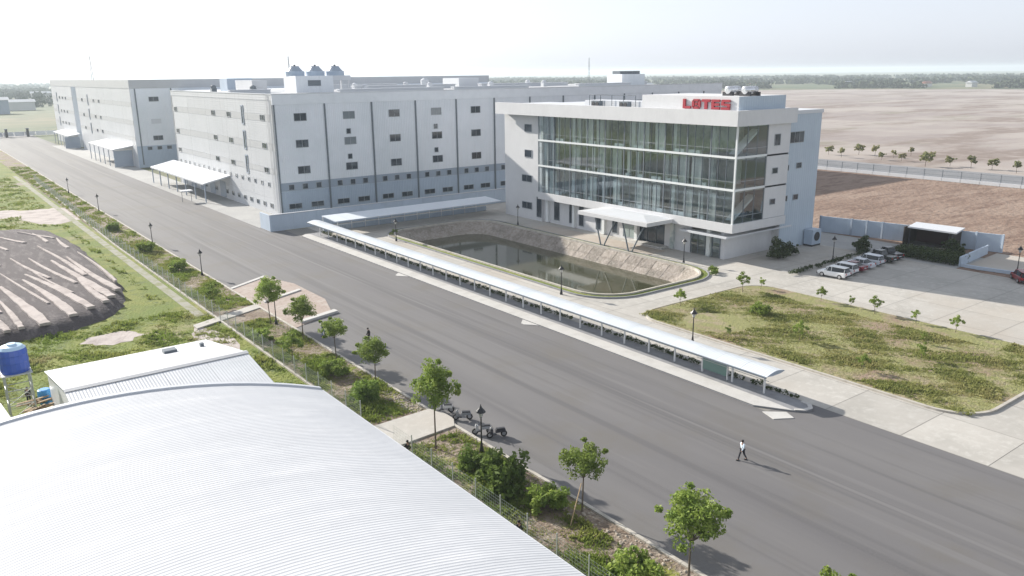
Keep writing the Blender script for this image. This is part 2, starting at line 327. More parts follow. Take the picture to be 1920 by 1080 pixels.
# left kerb of single stones, a joined run further away
kerb = tag(link('road_kerb', None), kind='structure')
me = MB().box(-.14, .015, -.1, .14, .985, .16).mesh('kerb_stone', kerb_m)
for k in range(18, 150): link('kerb_stone', me, kerb, (34.98, k, 0))
mb = MB()
for k in range(150, 480): mb.box(34.84, k+.015, -.1, 35.12, k+.985, .16)
mb.box(34.84, -20, -.1, 35.12, 18, .16); part('far_kerb_stones', mb, kerb_m, kerb, kind='stuff')
# concrete crossings over the verge, unfinished paving on the road
struct('verge_crossing', MB().prism([(28.2, 54.4), (34.83, 54.9), (35.6, 56.2), (35.6, 58.6), (34.83, 59.4), (28.2, 59.2)], 0, .19), slab_m)
struct('footpath', MB().prism([(25.5, 98.2), (34.83, 102.2), (34.83, 104.2), (25.5, 99.9)], 0, .17), slab_m)
pp = struct('unfinished_paving', MB().prism([(35.2, 91), (41.6, 94.5), (43.6, 101), (43.6, 112), (41.8, 118.6), (35.2, 114.5)], -.1, .05), pink_m)
mb = MB(); mb.prism([(35.2, 114.5), (41.8, 118.6), (41.7, 119.4), (35.2, 115.2)], -.1, .14); mb.prism([(36.5, 92.2), (42.2, 93.9), (42.1, 94.9), (36.5, 93)], -.1, .3); mb.prism([(36.3, 104.4), (42.8, 107.4), (42.8, 108.2), (36.3, 105.1)], -.1, .2)
part('low_kerb', mb, pave_m, pp)
struct('gravel_track', MB().prism([(27.0, 104), (28.2, 104), (28.4, 300), (27.2, 300)], -.1, -.005), mat('track_gravel', (.3, .29, .24), .95, var=[(.5, (.2, .21, .1), .45, .62)]))
bm_obj('car_park_line', fill([(104, 69), (104.15, 69), (104.15, 60), (104, 60)], [], .004), pave_m, kind='structure')
# dirt mound with dark windrows
mo = struct('dirt_mound', MB(), ridge_m)
OUT = [(-40, 102), (-20, 101.5), (-8, 102.5), (5.6, 106.3), (11, 107), (15.4, 108.8), (19.6, 113), (22, 120), (23.2, 130), (23.4, 146), (23.3, 160), (22.6, 174), (20.5, 183.5), (14, 188), (4, 190), (-15, 190), (-40, 190)]
def cr(P, n=5):
    q = []
    for i in range(len(P)):
        a, b, c, d = [Vector(P[(i+k) % len(P)]) for k in (-1, 0, 1, 2)]
        for k in range(n): t = k/n; q.append(.5*((2*b)+(c-a)*t+(2*a-5*b+4*c-d)*t*t+(3*b-a-3*c+d)*t**3))
    return q
oc = cr(OUT); cen = Vector((-8, 148)); r = random.Random(4); oc = [p+Vector((r.uniform(-.25, .25), r.uniform(-.25, .25))) for p in oc]
mb = MB(); RG = [(0, 1.35), (.3, 1.35), (.6, 1.3), (.8, 1.25), (.9, 1.2), (.945, 1.1), (.97, .75), (.985, .35), (1.0, -.05)]; n = len(oc)
for f_, z in RG:
    for p in oc: q = cen.lerp(p, f_); mb.v.append((q.x, q.y, z+(r.uniform(-.035, .035) if f_ < .98 else 0)))
for k in range(len(RG)-1):
    for i in range(n): j = (i+1) % n; mb.f.append((k*n+i, k*n+j, (k+1)*n+j, (k+1)*n+i))
o_ = mb.mesh('dirt_mound', ridge_m, (0, 0, 0), True); mo.data = o_
WG = [(16.7, 146.8, 19.7, 116.8, .85), (17.9, 130.7, 18.6, 114.6, .6), (12, 138.5, 16.4, 112.4, .8), (8.2, 132.2, 10.6, 108.3, .95), (11.3, 134.8, 14, 110.4, .8), (11.6, 152.8, 14.6, 133.5, .4), (16.6, 161.4, 19.2, 132.5, .5), (19.2, 148.3, 21.3, 120.5, .65), (7.3, 123.4, 8.1, 108.4, .5), (20.6, 168.2, 20.7, 157.1, .45), (12.2, 175.3, 15.2, 166.5, .6), (5.4, 119.4, 6.6, 107.9, .6), (21.4, 152, 22.1, 126, .3), (15.5, 179.3, 20.1, 168.7, .45), (5, 133, 6.8, 117, .35), (9, 142, 12.3, 118, .3), (14, 151, 17.2, 128, .45), (13, 142, 15.8, 122, .28), (3, 130, 4.3, 107.5, .8), (1, 128, 2, 106.5, .7), (-2, 140, 0, 109, .8), (-5, 135, -4, 106, .8), (8, 161, 9.5, 148, .5), (4, 156, 6, 144, .5), (0, 165, 2, 151, .6), (10, 171, 12, 161, .4), (6, 177, 8, 168, .5), (17.6, 176, 18.6, 165, .4), (-9, 138, -8, 108, .8), (-13, 140, -12, 108, .8), (2, 147, 4, 137, .4), (-6, 160, -4, 146, .5)]
for k, (xf, yf, xn, yn, hw) in enumerate(WG):
    r = random.Random(k+50); mb = MB(); n = 16; rows = []; cv = r.uniform(-.35, .35)
    for i in range(n+1):
        t = i/n; x = xf+(xn-xf)*t+cv*math.sin(math.pi*t); y = yf+(yn-yf)*t; ww = .8*hw*(.25+.85*t**.8)*(1 if t < .93 else .75)*r.uniform(.88, 1.1); d = math.hypot((x+8)/31.3, 0); z0 = 1.4 if x < 17 else 1.34 if x < 20 else 1.26
        if y < 112: z0 = min(z0, 1.32)
        rows.append([(x-ww, y, z0-.3), (x-ww*.95, y, z0+.03), (x, y, z0+.05+.02*ww), (x+ww*.95, y, z0+.03), (x+ww, y, z0-.3)])
    for a, b_ in zip(rows, rows[1:]):
        for j in range(4): mb.poly([a[j], b_[j], b_[j+1], a[j+1]])
    mb.poly(rows[-1]); part('soil_ridge', mb, mound_m, mo)
mb = MB()
for (cx, cy, rx, ry) in ((16.5, 101.3, 3.2, 2.6), (25, 205, 6, 14), (14, 215, 9, 7), (26, 92, 1.8, 7), (4, 96, 3, 2)):
    r = random.Random(int(cx)); mb.poly([(cx+rx*math.cos(a)*r.uniform(.75, 1.2), cy+ry*math.sin(a)*r.uniform(.75, 1.2), -.02+cx*.0002) for a in [2*math.pi*k/18 for k in range(18)]])
struct('bare_patches', mb, mound_m)

# ------------------------------------------------------------------ haze
xs = (-9100, 9100, -600, 9600)
hz = MB().box(xs[0], xs[2], -4.0, xs[1], xs[3], 50); ho = struct('haze', hz, bpy.data.materials.new('haze_air'), 'stuff')
hm = ho.data.materials[0]; hm.use_nodes = True; n = hm.node_tree.nodes; n.clear()
pv = n.new('ShaderNodeVolumePrincipled'); pv.inputs['Density'].default_value = HAZE_D; pv.inputs['Color'].default_value = (.82, .92, 1, 1); pv.inputs['Anisotropy'].default_value = .25
om = n.new('ShaderNodeOutputMaterial'); hm.node_tree.links.new(pv.outputs[0], om.inputs['Volume'])

# ------------------------------------------------------------------ windows
WC = {}
def window(parent, x, y, z, w, h, face='S', div=1, frame=.09, name='window', mfr=None, mgl=None):
    """centre of the outer wall face; face S looks to -Y, W looks to -X"""
    key = (round(w, 2), round(h, 2), div, frame, (mfr or frame_m).name, (mgl or winglass).name)
    if key not in WC:
        mb = MB(); a, b_ = w/2, h/2
        mb.box(-a, -.09, -b_, a, 0, -b_+frame); mb.box(-a, -.09, b_-frame, a, 0, b_); mb.box(-a, -.09, -b_+frame, -a+frame, 0, b_-frame); mb.box(a-frame, -.09, -b_+frame, a, 0, b_-frame)
        for k in range(1, div): xx = -a+w*k/div; mb.box(xx-.035, -.08, -b_+frame, xx+.035, 0, b_-frame)
        pm = MB().box(-a+frame, -.03, -b_+frame, a-frame, -.005, b_-frame)
        WC[key] = (mb.mesh('window', mfr or frame_m), pm.mesh('pane', mgl or winglass))
    f, p = WC[key]; L = wloc(parent)
    o = link(name, f, parent, (x-L.x, y-L.y, z-L.z), 0 if face == 'S' else -math.pi/2)
    link('pane', p, o); return o

# ------------------------------------------------------------------ factory
fac = thing('factory_building', 'long white four storey factory with grey downpipes and small windows, left of the glazed office', 'factory', (64.5, 169.4, 0))
FX, FY = 64.5, 169.4
mb = MB(); mb.box(FX, FY, 0, 212, 247, 25.6); mb.box(80, 247, 0, 212, 297, 25.6); mb.box(FX, 297, 0, 212, 396, 26.4); mb.box(FX+4.5, 396, 0, 212, 407, 26.4); mb.box(FX, 407, 0, 212, 462, 26.4)
part('wall', mb, cladv_m, fac)
# cladding panels of the south face, one per bay
bays = [FX+.15]+[76.2+11.55*k for k in range(0, 12)]+[211.9]
for a, b_ in zip(bays, bays[1:]):
    if b_-a < 2: continue
    part('wall_panel', MB().box(a+.05, FY-.06, 7.35, b_-.05, FY, 23.9), cladv_m, fac)
    part('stripe_panel', MB().box(a+.05, FY-.06, 5.5, b_-.05, FY, 7.3), stripe2_m, fac)
    part('base_panel', MB().box(a+.05, FY-.05, 0, b_-.05, FY, 5.45), stripe_m, fac)
part('parapet', MB().box(FX-.1, FY-.14, 24.0, 212.1, FY+.35, 26.15), mat('parapet_cladding', (.8, .83, .86), .5, var=[(.5, (.74, .77, .8), .45, .7)]), fac)
part('parapet', MB().box(FX-.12, FY+.35, 24.9, FX+.35, 247, 26.15), clad_m, fac)
part('coping', MB().box(FX-.2, FY-.22, 26.15, 212.2, FY+.45, 26.3).box(FX-.2, FY+.45, 26.15, FX+.45, 247.1, 26.3), cap_m, fac)
part('roof', MB().box(FX+.35, FY+.35, 25.6, 211.9, 247, 25.75), roofg_m, fac)
for k, x in enumerate(bays[:-1]):
    part('downpipe', MB().box(x-.16 if k else FX-.02, FY-.3, .2, x+.16 if k else FX+.3, FY-.14 if False else FY-.07, 24.0), pipe_m, fac)
wpale = mat('pale_window_glass', (.2, .23, .25), .1); wdark = mat('dark_window_glass', (.02, .028, .036), .08); wr_ = random.Random(4)  # paler and darker panes, picked at random for the south windows
for i, (a, b_) in enumerate(zip(bays, bays[1:])):
    if b_-a < 5: continue
    cx = (a+b_)/2
    for z in (21.3, 15.6, 9.9): window(fac, cx, FY-.065, z, 2.9, 1.7, 'S', 2, mgl=wr_.choice([None, None, None, wpale, wdark]))
    if i % 2 == 1:
        for z in (17.75, 12.1): window(fac, cx-.3, FY-.065, z, 1.1, 1.2, 'S')
    for dx in (-3.2, 0, 3.2): window(fac, cx+dx, FY-.065, 6.3, 1.3, 1.25, 'S')
    for dx in (-2.6, 2.6): window(fac, cx+dx, FY-.055, 2.1, 3.0, 1.2, 'S', 2)
# west face: horizontal lines of cladding with window bands
def west(y0, y1, top, slots, wins, clere=True, x=FX):
    zs = [0, 3.6, 7.2, 9.1, 10.4, 14.3, 15.9, 20.4, 22.0, top]
    for a, b_ in zip(zs, zs[1:]):
        bandz = (a in (9.1, 14.3, 20.4)); low = a < 7
        nseg = max(1, round((y1-y0)/15))
        for k in range(nseg):
            ya, yb = y0+(y1-y0)*k/nseg, y0+(y1-y0)*(k+1)/nseg
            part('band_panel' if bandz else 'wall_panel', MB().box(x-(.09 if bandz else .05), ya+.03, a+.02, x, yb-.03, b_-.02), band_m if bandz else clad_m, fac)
    for y in wins:
        for z in (21.2, 15.1, 9.75): window(fac, x-.1, y, z, 2.6, 1.25, 'W', 2)
    for y in slots:
        for z in (21.4, 15.7, 10.1): window(fac, x-.1, y, z, 1.5, 4.4, 'W', 1, .3, mfr=stripe2_m)
    if clere:
        y = y1-3
        while y > y0+2:
            window(fac, x-.055, y, 6.6, 1.2, 1.0, 'W'); window(fac, x-.055, y-.6, 1.9, 1.7, 1.1, 'W'); y -= 4.3
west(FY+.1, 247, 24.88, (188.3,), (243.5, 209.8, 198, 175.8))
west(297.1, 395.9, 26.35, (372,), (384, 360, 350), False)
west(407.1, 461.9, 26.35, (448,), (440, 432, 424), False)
for y in (170.6, 296.6): pass
for y in (FY+.4, 246.6): part('corner_trim', MB().box(FX-.14, y, .2, FX-.06, y+.35, 24.8), band_m, fac)
# ladder by the corner
mb = MB()
for y in (171.6, 172.2): mb.box(FX-.32, y-.04, 1, FX-.26, y+.04, 26.2)
for k in range(48): mb.box(FX-.31, 171.6, 1.3+k*.5, FX-.27, 172.2, 1.34+k*.5)
part('access_ladder', mb, band_m, fac)
# second block
part('wall_panel', MB().box(FX+.05, 296.9, 7.3, 79.9, 297, 26.3), cladv_m, fac)
part('stripe_panel', MB().box(FX+.05, 296.88, 0, 79.9, 297, 7.25), stripe_m, fac)
for x in (66, 77.6): part('downpipe', MB().box(x-.18, 296.65, 1, x+.18, 296.85, 26.3), pipe_m, fac)
for z, mg in ((22.8, None), (15.4, cap_m), (9.8, None)): window(fac, 71.7, 296.88, z, 3.2, 1.6, 'S', 2, mgl=mg, mfr=mg)
for x in (68.6, 71.8, 75): window(fac, x, 296.86, 6.4, 1.6, 1.2, 'S')
part('parapet', MB().box(FX-.15, 296.8, 26.4, 212, 297.3, 29.2).box(FX-.15, 297.3, 26.4, FX+.35, 462.1, 29.2), band_m, fac)
part('parapet', MB().box(211.5, 297.3, 26.4, 212, 462, 28.4).box(FX+.35, 461.6, 26.4, 211.5, 462.1, 28.4), band_m, fac)
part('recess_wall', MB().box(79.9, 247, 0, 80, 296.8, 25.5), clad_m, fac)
part('link_wall', MB().box(68.8, 396, 0, 69, 407, 26.3), stripe_m, fac)
# rooftop rooms, vents and ridges
part('stair_house', MB().box(82.8, 200, 25.6, 93, 208, 29.9), stripe_m if False else cladv_m, fac)
part('louvre', MB().box(86, 199.9, 27.4, 89.5, 199.99, 28.8), pipe_m, fac)
part('plant_deck', MB().box(93.05, 203, 28.7, 99.5, 209, 29.9).box(93.5, 203.3, 25.6, 93.8, 203.6, 28.7).box(99, 203.3, 25.6, 99.3, 203.6, 28.7).box(99, 208, 25.6, 99.3, 208.4, 28.7), cap_m, fac)
part('roof_room', MB().box(78.5, 240, 25.6, 86, 246.5, 29.4), stripe_m, fac); part('roof_room', MB().box(78, 206, 25.6, 83.5, 226, 29.0) if False else MB().box(76.5, 214, 25.6, 80.5, 227, 28.9), clad_m, fac)
part('roof_room', MB().box(152, 230, 25.6, 160, 240, 28.6), cap_m, fac)
part('roof_room', MB().box(256-70, 196, 25.6, 196, 204, 28.7) if False else MB().box(191, 193, 25.6, 201.5, 200, 29.3), cladv_m, fac)
mb = MB()
for k in range(9): mb.box(191.5+k*1.05, 194.5, 29.3, 192.3+k*1.05, 198, 30.3)
part('roof_condensers', mb, pipe_m, fac)
for (x0, y0, x1, y1, z) in ((88, 186, 118, 187.6, 26.7), (106, 214, 140, 216, 27.0), (124, 190, 150, 191.5, 26.6), (150, 214, 186, 216, 26.9), (100, 236, 132, 238, 27.2), (166, 186, 188, 187.5, 26.8), (66, 200, 76, 201, 26.8), (202, 200, 210, 201, 26.8)):
    part('roof_vent', MB().box(x0, y0, 25.7, x1, y1, z-.2).prism([(x0-.2, y0-.2), (x1+.2, y0-.2), (x1+.2, y1+.2), (x0-.2, y1+.2)], z-.2, z), cap_m, fac)
for (x, y) in ((72, 232), (74.5, 208), (100, 196), (112, 226), (126, 206), (142, 198), (134, 234), (168, 205), (178, 226)):
    part('roof_fan', MB().box(x-.7, y-.7, 25.7, x+.7, y+.7, 26.9).lathe([(.75, 26.9), (.8, 27.4), (.3, 27.7)], x, y, 10), pipe_m if x < 100 else cap_m, fac)
# loading canopies on the west side
for (y0, y1, xo, zo, zi) in ((201.5, 252, 57.6, 4.7, 6.2), (303, 345, 57.8, 6.2, 7.2), (400, 440, 59.5, 5.6, 6.4)):
    n = max(1, round((y1-y0)/8))
    for k in range(n):
        a, b_ = y0+(y1-y0)*k/n+.02, y0+(y1-y0)*(k+1)/n-.02; mb = MB()
        mb.poly([(xo, a, zo), (FX-.1, a, zi), (FX-.1, b_, zi), (xo, b_, zo)]).poly([(xo, b_, zo-.35), (FX-.1, b_, zi-.35), (FX-.1, a, zi-.35), (xo, a, zo-.35)])
        mb.poly([(xo, a, zo-.35), (xo, a, zo), (xo, b_, zo), (xo, b_, zo-.35)][::-1]).poly([(xo, a, zo-.35), (FX-.1, a, zi-.35), (FX-.1, a, zi), (xo, a, zo)]).poly([(xo, b_, zo), (FX-.1, b_, zi), (FX-.1, b_, zi-.35), (xo, b_, zo-.35)])
        part('canopy_panel', mb, cap_m, fac)
    for k in range(n+1):
        y = y0+.3+(y1-y0-.6)*k/n; part('canopy_post', MB().box(xo+.3, y-.12, 0, xo+.54, y+.12, zo-.3), stripe2_m, fac)
for k in range(5): part('loading_door', MB().box(FX-.12, 206+k*8.5, .2, FX-.055, 210.2+k*8.5, 4.2), stripe2_m, fac)
for y0 in (304, 402): part('draught_screen', MB().box(58.3, y0, .1, 64.3, y0+.1, 5.6 if y0 < 350 else 5), stripe2_m, fac)
# small gatepost sign stand on the apron
sg = thing('sign_board', 'small white roofed notice stand on thin posts on the factory apron', 'sign', (54.6, 206, 0))
part('board', MB().box(53.6, 205.6, 2.6, 56.2, 208, 2.85), cap_m, sg)
for x in (53.8, 56): part('leg', MB().tube((x, 206.8, 0), (x, 206.8, 2.6), .06, 6), pipe_m, sg)
for k, x in enumerate((85, 90.6, 96.2)):
    t = thing('cooling_tower', ['cooling tower on the factory roof, leftmost of three, standing over the stair house', 'middle one of three cooling towers on the factory roof', 'cooling tower on the factory roof, rightmost of three'][k], 'cooling tower', (x, 205.5, 29.9), 'cooling towers on the factory roof')
    part('casing', MB().lathe([(2.4, 29.9), (2.45, 31.0), (2.2, 31.05)], x, 205.5, 16), stripe_m, t)
    part('fan_stack', MB().lathe([(2.1, 31.05), (1.5, 31.7), (1.1, 32.2), (1.15, 32.35)], x, 205.5, 16), stripe2_m, t)
    part('motor', MB().box(x-.2, 205.3, 32.35, x+.2, 205.7, 32.7), dark_m, t)
rm = thing('rooftop_tank', 'pale round tank standing far back on the factory roof', 'tank', (140, 232, 25.75)); part('shell', MB().lathe([(1.3, 25.75), (1.3, 28.2), (.4, 28.8)], 140, 232, 14), cap_m, rm)

# ------------------------------------------------------------------ office
off = thing('office_building', 'white four storey office with glazed curtain wall and flat overhanging roof beside the pond', 'office', (104.5, 79.3, 0))
OX, OY = 103.7, 79.3
# shell: left white wing, rear, grey south body
mb = MB(); mb.box(104.5, 128.2, 0, 127.5, 140.8, 22.2); mb.box(111.5, 84, 0, 127.5, 128.2, 22.2); mb.box(117.6, 80.2, 0, 127.5, 84, 23.2)
part('wall', mb, office_m, off)
part('wall_panel', MB().box(117.7, 80.1, .05, 127.5, 80.2, 23.2), officeg_m, off)
part('rear_wall', MB().box(127.5, 80.3, 0, 127.6, 140.8, 23.2), officeg_m, off)
part('roof', MB().box(103.0, 78.9, 22.25, 117.4, 141.2, 23.7), cap_m, off)
part('roof', MB().box(117.4, 80, 22.9, 127.8, 141.2, 23.5), cap_m, off)
part('roof_edge', MB().box(102.5, 78.5, 21.7, 118.0, 79.25, 24.05).box(102.5, 79.25, 21.7, 103.4, 141.4, 24.05), office_m, off)
# floor slabs, interior, stairs
for z in (6.0, 11.5, 16.6): part('floor_slab', MB().box(103.9, 79.5, z-.25, 117.5, 128.1, z+.15), floor_m, off)
for z in (11.75, 16.85): part('slab_band', MB().box(103.55, 79.15, z-.2, 111.35, 79.45, z+.14).box(103.55, 79.45, z-.2, 103.85, 128.2, z+.14), sill_m, off)
part('ceiling', MB().box(103.9, 79.5, 21.5, 111.5, 128.1, 21.65), int_m, off)
part('core_wall', MB().box(109.8, 84, 6, 111.4, 128.1, 21.5), int_m, off)
rr = random.Random(11)
for y in (84.6, 92.6, 101.2, 109.8, 118.4, 126.6):
    part('column', MB().box(104.5, y-.35, .1, 105.2, y+.35, 21.5), sill_m if y > 100 else int_m, off)
for f, z in enumerate((6.2, 11.65, 16.75)):
    y = 80.0+f*.7
    while y < 127:
        wd = rr.uniform(.7, 2.4)
        if rr.random() < (.62 if y < 118 else .5) and y > 83: part('blind', MB().box(104.15, y, z, 104.22, min(y+wd, 128), z+4.7), curt_m, off)
        y += wd+rr.uniform(.1, 1.8)
    for k in range(5):
        y = rr.uniform(86, 124); part('partition', MB().box(105.4, y, z, 109.8, y+.12, z+4.5), int_m, off)
    for k in range(9):
        y = 86+k*4.4+rr.uniform(-1, 1); part('desk_box', MB().box(104.0, y, z-.1, 104.5, y+rr.uniform(1, 2.8), z+.75), sill_m, off)
for z in (6.15, 16.75):
    mb = MB(); mb.poly([(105.3, 80.6, z+.4), (110.8, 80.6, z+4.1), (110.8, 82, z+4.1), (105.3, 82, z+.4)]); mb.poly([(105.3, 80.6, z), (110.8, 80.6, z+3.7), (110.8, 80.6, z+4.1), (105.3, 80.6, z+.4)])
    part('stair_flight', mb, sill_m, off)
# curtain wall panes
ny = 30; pw = (128.2-79.45)/ny
sto = ((6.35, 11.55), (11.9, 16.65), (17.0, 21.7))
pm = {}
for f, (z0, z1) in enumerate(sto):
    for r_, (a, b_) in enumerate(((z0, z0+1.1), (z0+1.14, z1))):
        hgt = b_-a
        meW = MB().box(-.03, .03, 0, 0, pw-.03, hgt).mesh('glass_pane', curtain_glass)
        meS = MB().box(.03, -.03, 0, 2.5, 0, hgt).mesh('glass_pane', curtain_glass)
        for k in range(ny): link('glass_pane', meW, off, (OX-104.5, 79.45+k*pw-79.3, a))
        for k in range(3): link('glass_pane', meS, off, (103.75-104.5+k*2.53, 0, a))
for k in range(ny+1):
    y = 79.45+k*pw; big = k % 3 == 0
    part('mullion', MB().box(OX-.07, y-(.11 if big else .035), 6.35, OX+.12, y+(.11 if big else .035), 21.7), pipe_m, off)
for x in (103.75, 106.28, 108.81, 111.34): part('mullion', MB().box(x-.06, OY-.06, 6.35, x+.06, OY+.1, 21.7), pipe_m, off)
part('corner_post', MB().box(OX-.12, OY-.12, 6.3, OX+.12, OY+.14, 21.7), sill_m, off)
mb = MB()
for z0, z1 in sto: mb.box(OX-.05, 79.5, z0+1.09, OX+.05, 128.1, z0+1.15); mb.box(103.8, OY-.05, z0+1.09, 111.3, OY+.05, z0+1.15)
part('transom', mb, frame_m, off)
# south white panel bay with three big panels
for z0, z1 in ((6.35, 11.45), (11.75, 16.55), (16.85, 21.65)): part('white_panel', MB().box(111.5, 79.2, z0, 117.4, 79.5, z1), office_m, off)
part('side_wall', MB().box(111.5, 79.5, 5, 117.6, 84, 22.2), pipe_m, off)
window(off, 113.9, 79.19, 19.1, 1.6, 1.9, 'S'); window(off, 120.6, 80.09, 19.1, 4.0, 1.9, 'S', 3)
for (x, z) in ((113.8, 14.1), (113.7, 9.0)): window(off, x, 79.19, z, 1.5, 1.0, 'S')
for (x, z) in ((117.0+1.2, 14.1), (121.8, 14.3), (118.4, 8.9), (121.5, 8.9)): window(off, x, 80.09, z, 1.5, 1.0, 'S')
# fascia under the upper storeys and thin canopy slab
part('fascia', MB().box(103.4, 79.0, 4.9, 117.5, 79.4, 6.3).box(103.4, 79.4, 4.9, 103.75, 128.2, 6.3), office_m, off)
part('soffit', MB().box(103.75, 79.4, 5.0, 117.5, 128.1, 5.2), office_m, off)
part('thin_canopy', MB().box(103.3, 80.0, 3.85, 104.9, 89.8, 4.15).box(104.9, 80.0, 3.85, 121, 81.5, 4.15), cap_m, off)
# ground floor
for q in ((105, 81.6, 117.6, 82.0), (105, 92.99, 105.6, 94.6), (105, 101.5, 105.4, 128.2), (105, 82, 105.3, 82.4), (105, 88.6, 105.3, 92.98)): part('ground_wall', MB().box(q[0], q[1], 0, q[2], q[3], 5), office_m, off)
for k in range(4): part('glass_pane', MB().box(104.93, 82.4+k*1.55, .2, 104.98, 83.9+k*1.55, 3.8), curtain_glass, off)
for k in range(5): part('mullion', MB().box(104.88, 82.35+k*1.55, .1, 105, 82.45+k*1.55, 3.85), pipe_m, off)
part('lobby_wall', MB().box(108.5, 82, 0, 108.7, 128, 5), int_m, off)
for y in (129.0, 123.9, 119.2): window(off, 104.99 if y < 128 else 104.49, y, 2.9, 1.7, 4.3, 'W', 1, .08)
for y in (116.4, 111.5, 107.0): window(off, 104.99, y, 1.9, 1.5, 2.6, 'W', 1, .1)
window(off, 104.99, 116.4, 4.2, 1.5, .9, 'W')
window(off, 104.99, 103.3, 1.6, 3.0, 2.4, 'W', 2, .1, mgl=mat('pale_glass', (.3, .36, .35), .1))
part('entrance_door', MB().box(105.5, 94.8, 0, 105.6, 101.4, 3.6), winglass, off)
for y in (94.8, 97, 99.2, 101.3): part('door_frame', MB().box(105.38, y-.05, 0, 105.5, y+.05, 3.6), pipe_m, off)
part('entrance_steps', MB().box(103.2, 93.6, -.05, 105.3, 102.6, .3).box(102.6, 93.2, -.05, 103.2, 103, .15), pave_m, off)
part('forecourt', MB().box(97.6, 92.0, -.1, 102.6, 124, .06), mat('warm_paving', (.42, .37, .32), .85, var=[(.6, (.46, .42, .37), .45, .7)]), off)
for z in (19.0, 13.75): window(off, 104.49, 132.6, z, 2.4, 1.6, 'W')
for z in (8.55, 2.85): window(off, 104.49, 133.1, z, 3.4, 1.5, 'W', 2)
# entrance canopy on V columns
part('entrance_canopy', MB().prism([(97.0, 91.4), (104.9, 91.4), (104.9, 108.6), (97.0, 108.6)], 4.95, 5.6), office_m, off)
mb = MB(); mb.poly([(97.6, 92, 5.605), (104.8, 92, 5.605), (104.8, 108, 5.605), (97.6, 108, 5.605)]); mb.poly([(97.6, 92, 5.61), (101, 96, 6.0), (101, 104, 6.0), (97.6, 108, 5.61)]).poly([(97.6, 92, 5.61), (104.8, 92, 5.61), (101, 96, 6.0)]).poly([(104.8, 92, 5.61), (104.8, 108, 5.61), (101, 104, 6.0), (101, 96, 6.0)]).poly([(97.6, 108, 5.61), (101, 104, 6.0), (104.8, 108, 5.61)])
part('canopy_roof', mb, cap_m, off)
for yb in (102.2, 95.3):
    for dy in (-2.6, 2.6): part('column', MB().tube((97.2, yb+.12*dy, 0), (97.8, yb+dy, 4.95), .13, 8), wpost_m if False else pipe_m, off)
# rooftop box, equipment
part('sign_box', MB().box(105, 80.4, 23.72, 117, 101, 26.1), office_m, off)
part('box_cladding', MB().box(105.02, 80.3, 23.75, 117, 80.39, 26.1), officeg_m, off)
part('roof_box', MB().box(105.6, 101.05, 23.72, 110, 116.5, 24.9), cap_m, off)
mb = MB()
for y in (103, 106, 109, 112, 115): mb.tube((105.4, y, 24.0), (105.4, y, 25.9), .06, 6)
mb.tube((105.4, 103, 25.9), (105.4, 115, 25.9), .06, 6); part('pipe_frame', mb, pipe_m, off)
for k, (x, y) in enumerate(((109.2, 84.9), (109.2, 81.6))):
    t = thing('water_tank', ['horizontal steel water tank on the office roof box, left of two', 'horizontal steel water tank on the office roof box, right of two'][k], 'water tank', (x, y, 26.1), 'steel tanks on the office roof')
    part('cradle', MB().box(x-1.4, y-1, 26.1, x-1.0, y+1, 26.7).box(x+1.0, y-1, 26.1, x+1.4, y+1, 26.7), dark_m, t)
    part('shell', MB().tube((x-1.4, y, 27.0), (x+1.4, y, 27.0), .62, 16), steel_m, t, True)
    part('end_cap', MB().tube((x-1.6, y, 27.0), (x-1.4, y, 27.0), .35, 16, .61), steel_m, t)
for k, (y, l_) in enumerate(((104.5, 'dark air conditioning unit on the office roof, next to the sign box'), (111.8, 'dark air conditioning unit on the office roof, far from the sign'))):
    t = thing('air_conditioner', l_, 'air conditioner', (104.3, y, 23.7), 'rooftop air conditioners'); part('housing', MB().box(103.9, y-1.1, 23.8, 104.8, y+1.1, 24.9), pipe_m, t)
    for dy in (-.5, .5): part('fan', MB().tube((103.82, y+dy, 24.35), (103.9, y+dy, 24.35), .4, 12), dark_m, t)
ac = thing('condenser', 'grey outdoor condenser unit against the shaded side of the office', 'condenser', (126.2, 78.8, 0)); part('housing', MB().box(124.8, 78.2, .3, 127.4, 79.9, 2.9), stripe_m, ac); part('fan', MB().tube((126.1, 78.12, 1.7), (126.1, 78.2, 1.7), .8, 16), dark_m, ac); part('foot', MB().box(124.8, 78.2, 0, 127.4, 79.9, .3), dark_m, ac)
# red letters
sg = thing('roof_sign', 'red LOTES lettering on the white box at the office roof corner', 'sign', (104.9, 87, 24))
def letter(y0, wd, strokes, z0=24.05, h=1.55):      # strokes in unit coords, u to the right (towards -Y), v up
    mb = MB()
    for (u0, v0, u1, v1) in strokes: mb.box(104.72, y0-u1*wd, z0+v0*h, 104.95, y0-u0*wd, z0+v1*h)
    part('sign_letter', mb, red_m, sg)
y = 91.5; W_ = 1.62; G = .32
letter(y, W_, [(0, 0, .34, 1), (.34, 0, 1, .27)]); y -= W_+G
letter(y, W_*1.05, [(0, .14, .3, .86), (.72, .14, 1.02, .86), (.14, 0, .88, .24), (.14, .76, .88, 1), (.4, .36, .62, .64)]); y -= W_*1.05+G
letter(y, W_*1.02, [(0, .74, 1, 1), (.34, 0, .68, .74)]); y -= W_*1.02+G
letter(y, W_, [(0, 0, .33, 1), (.33, 0, 1, .24), (.33, .38, .95, .62), (.33, .76, 1, 1)]); y -= W_+G
letter(y, W_*1.05, [(.05, .76, 1, 1), (0, .42, .32, .76), (.32, .4, 1, .62), (.7, .2, 1, .4), (0, 0, 1, .24)])

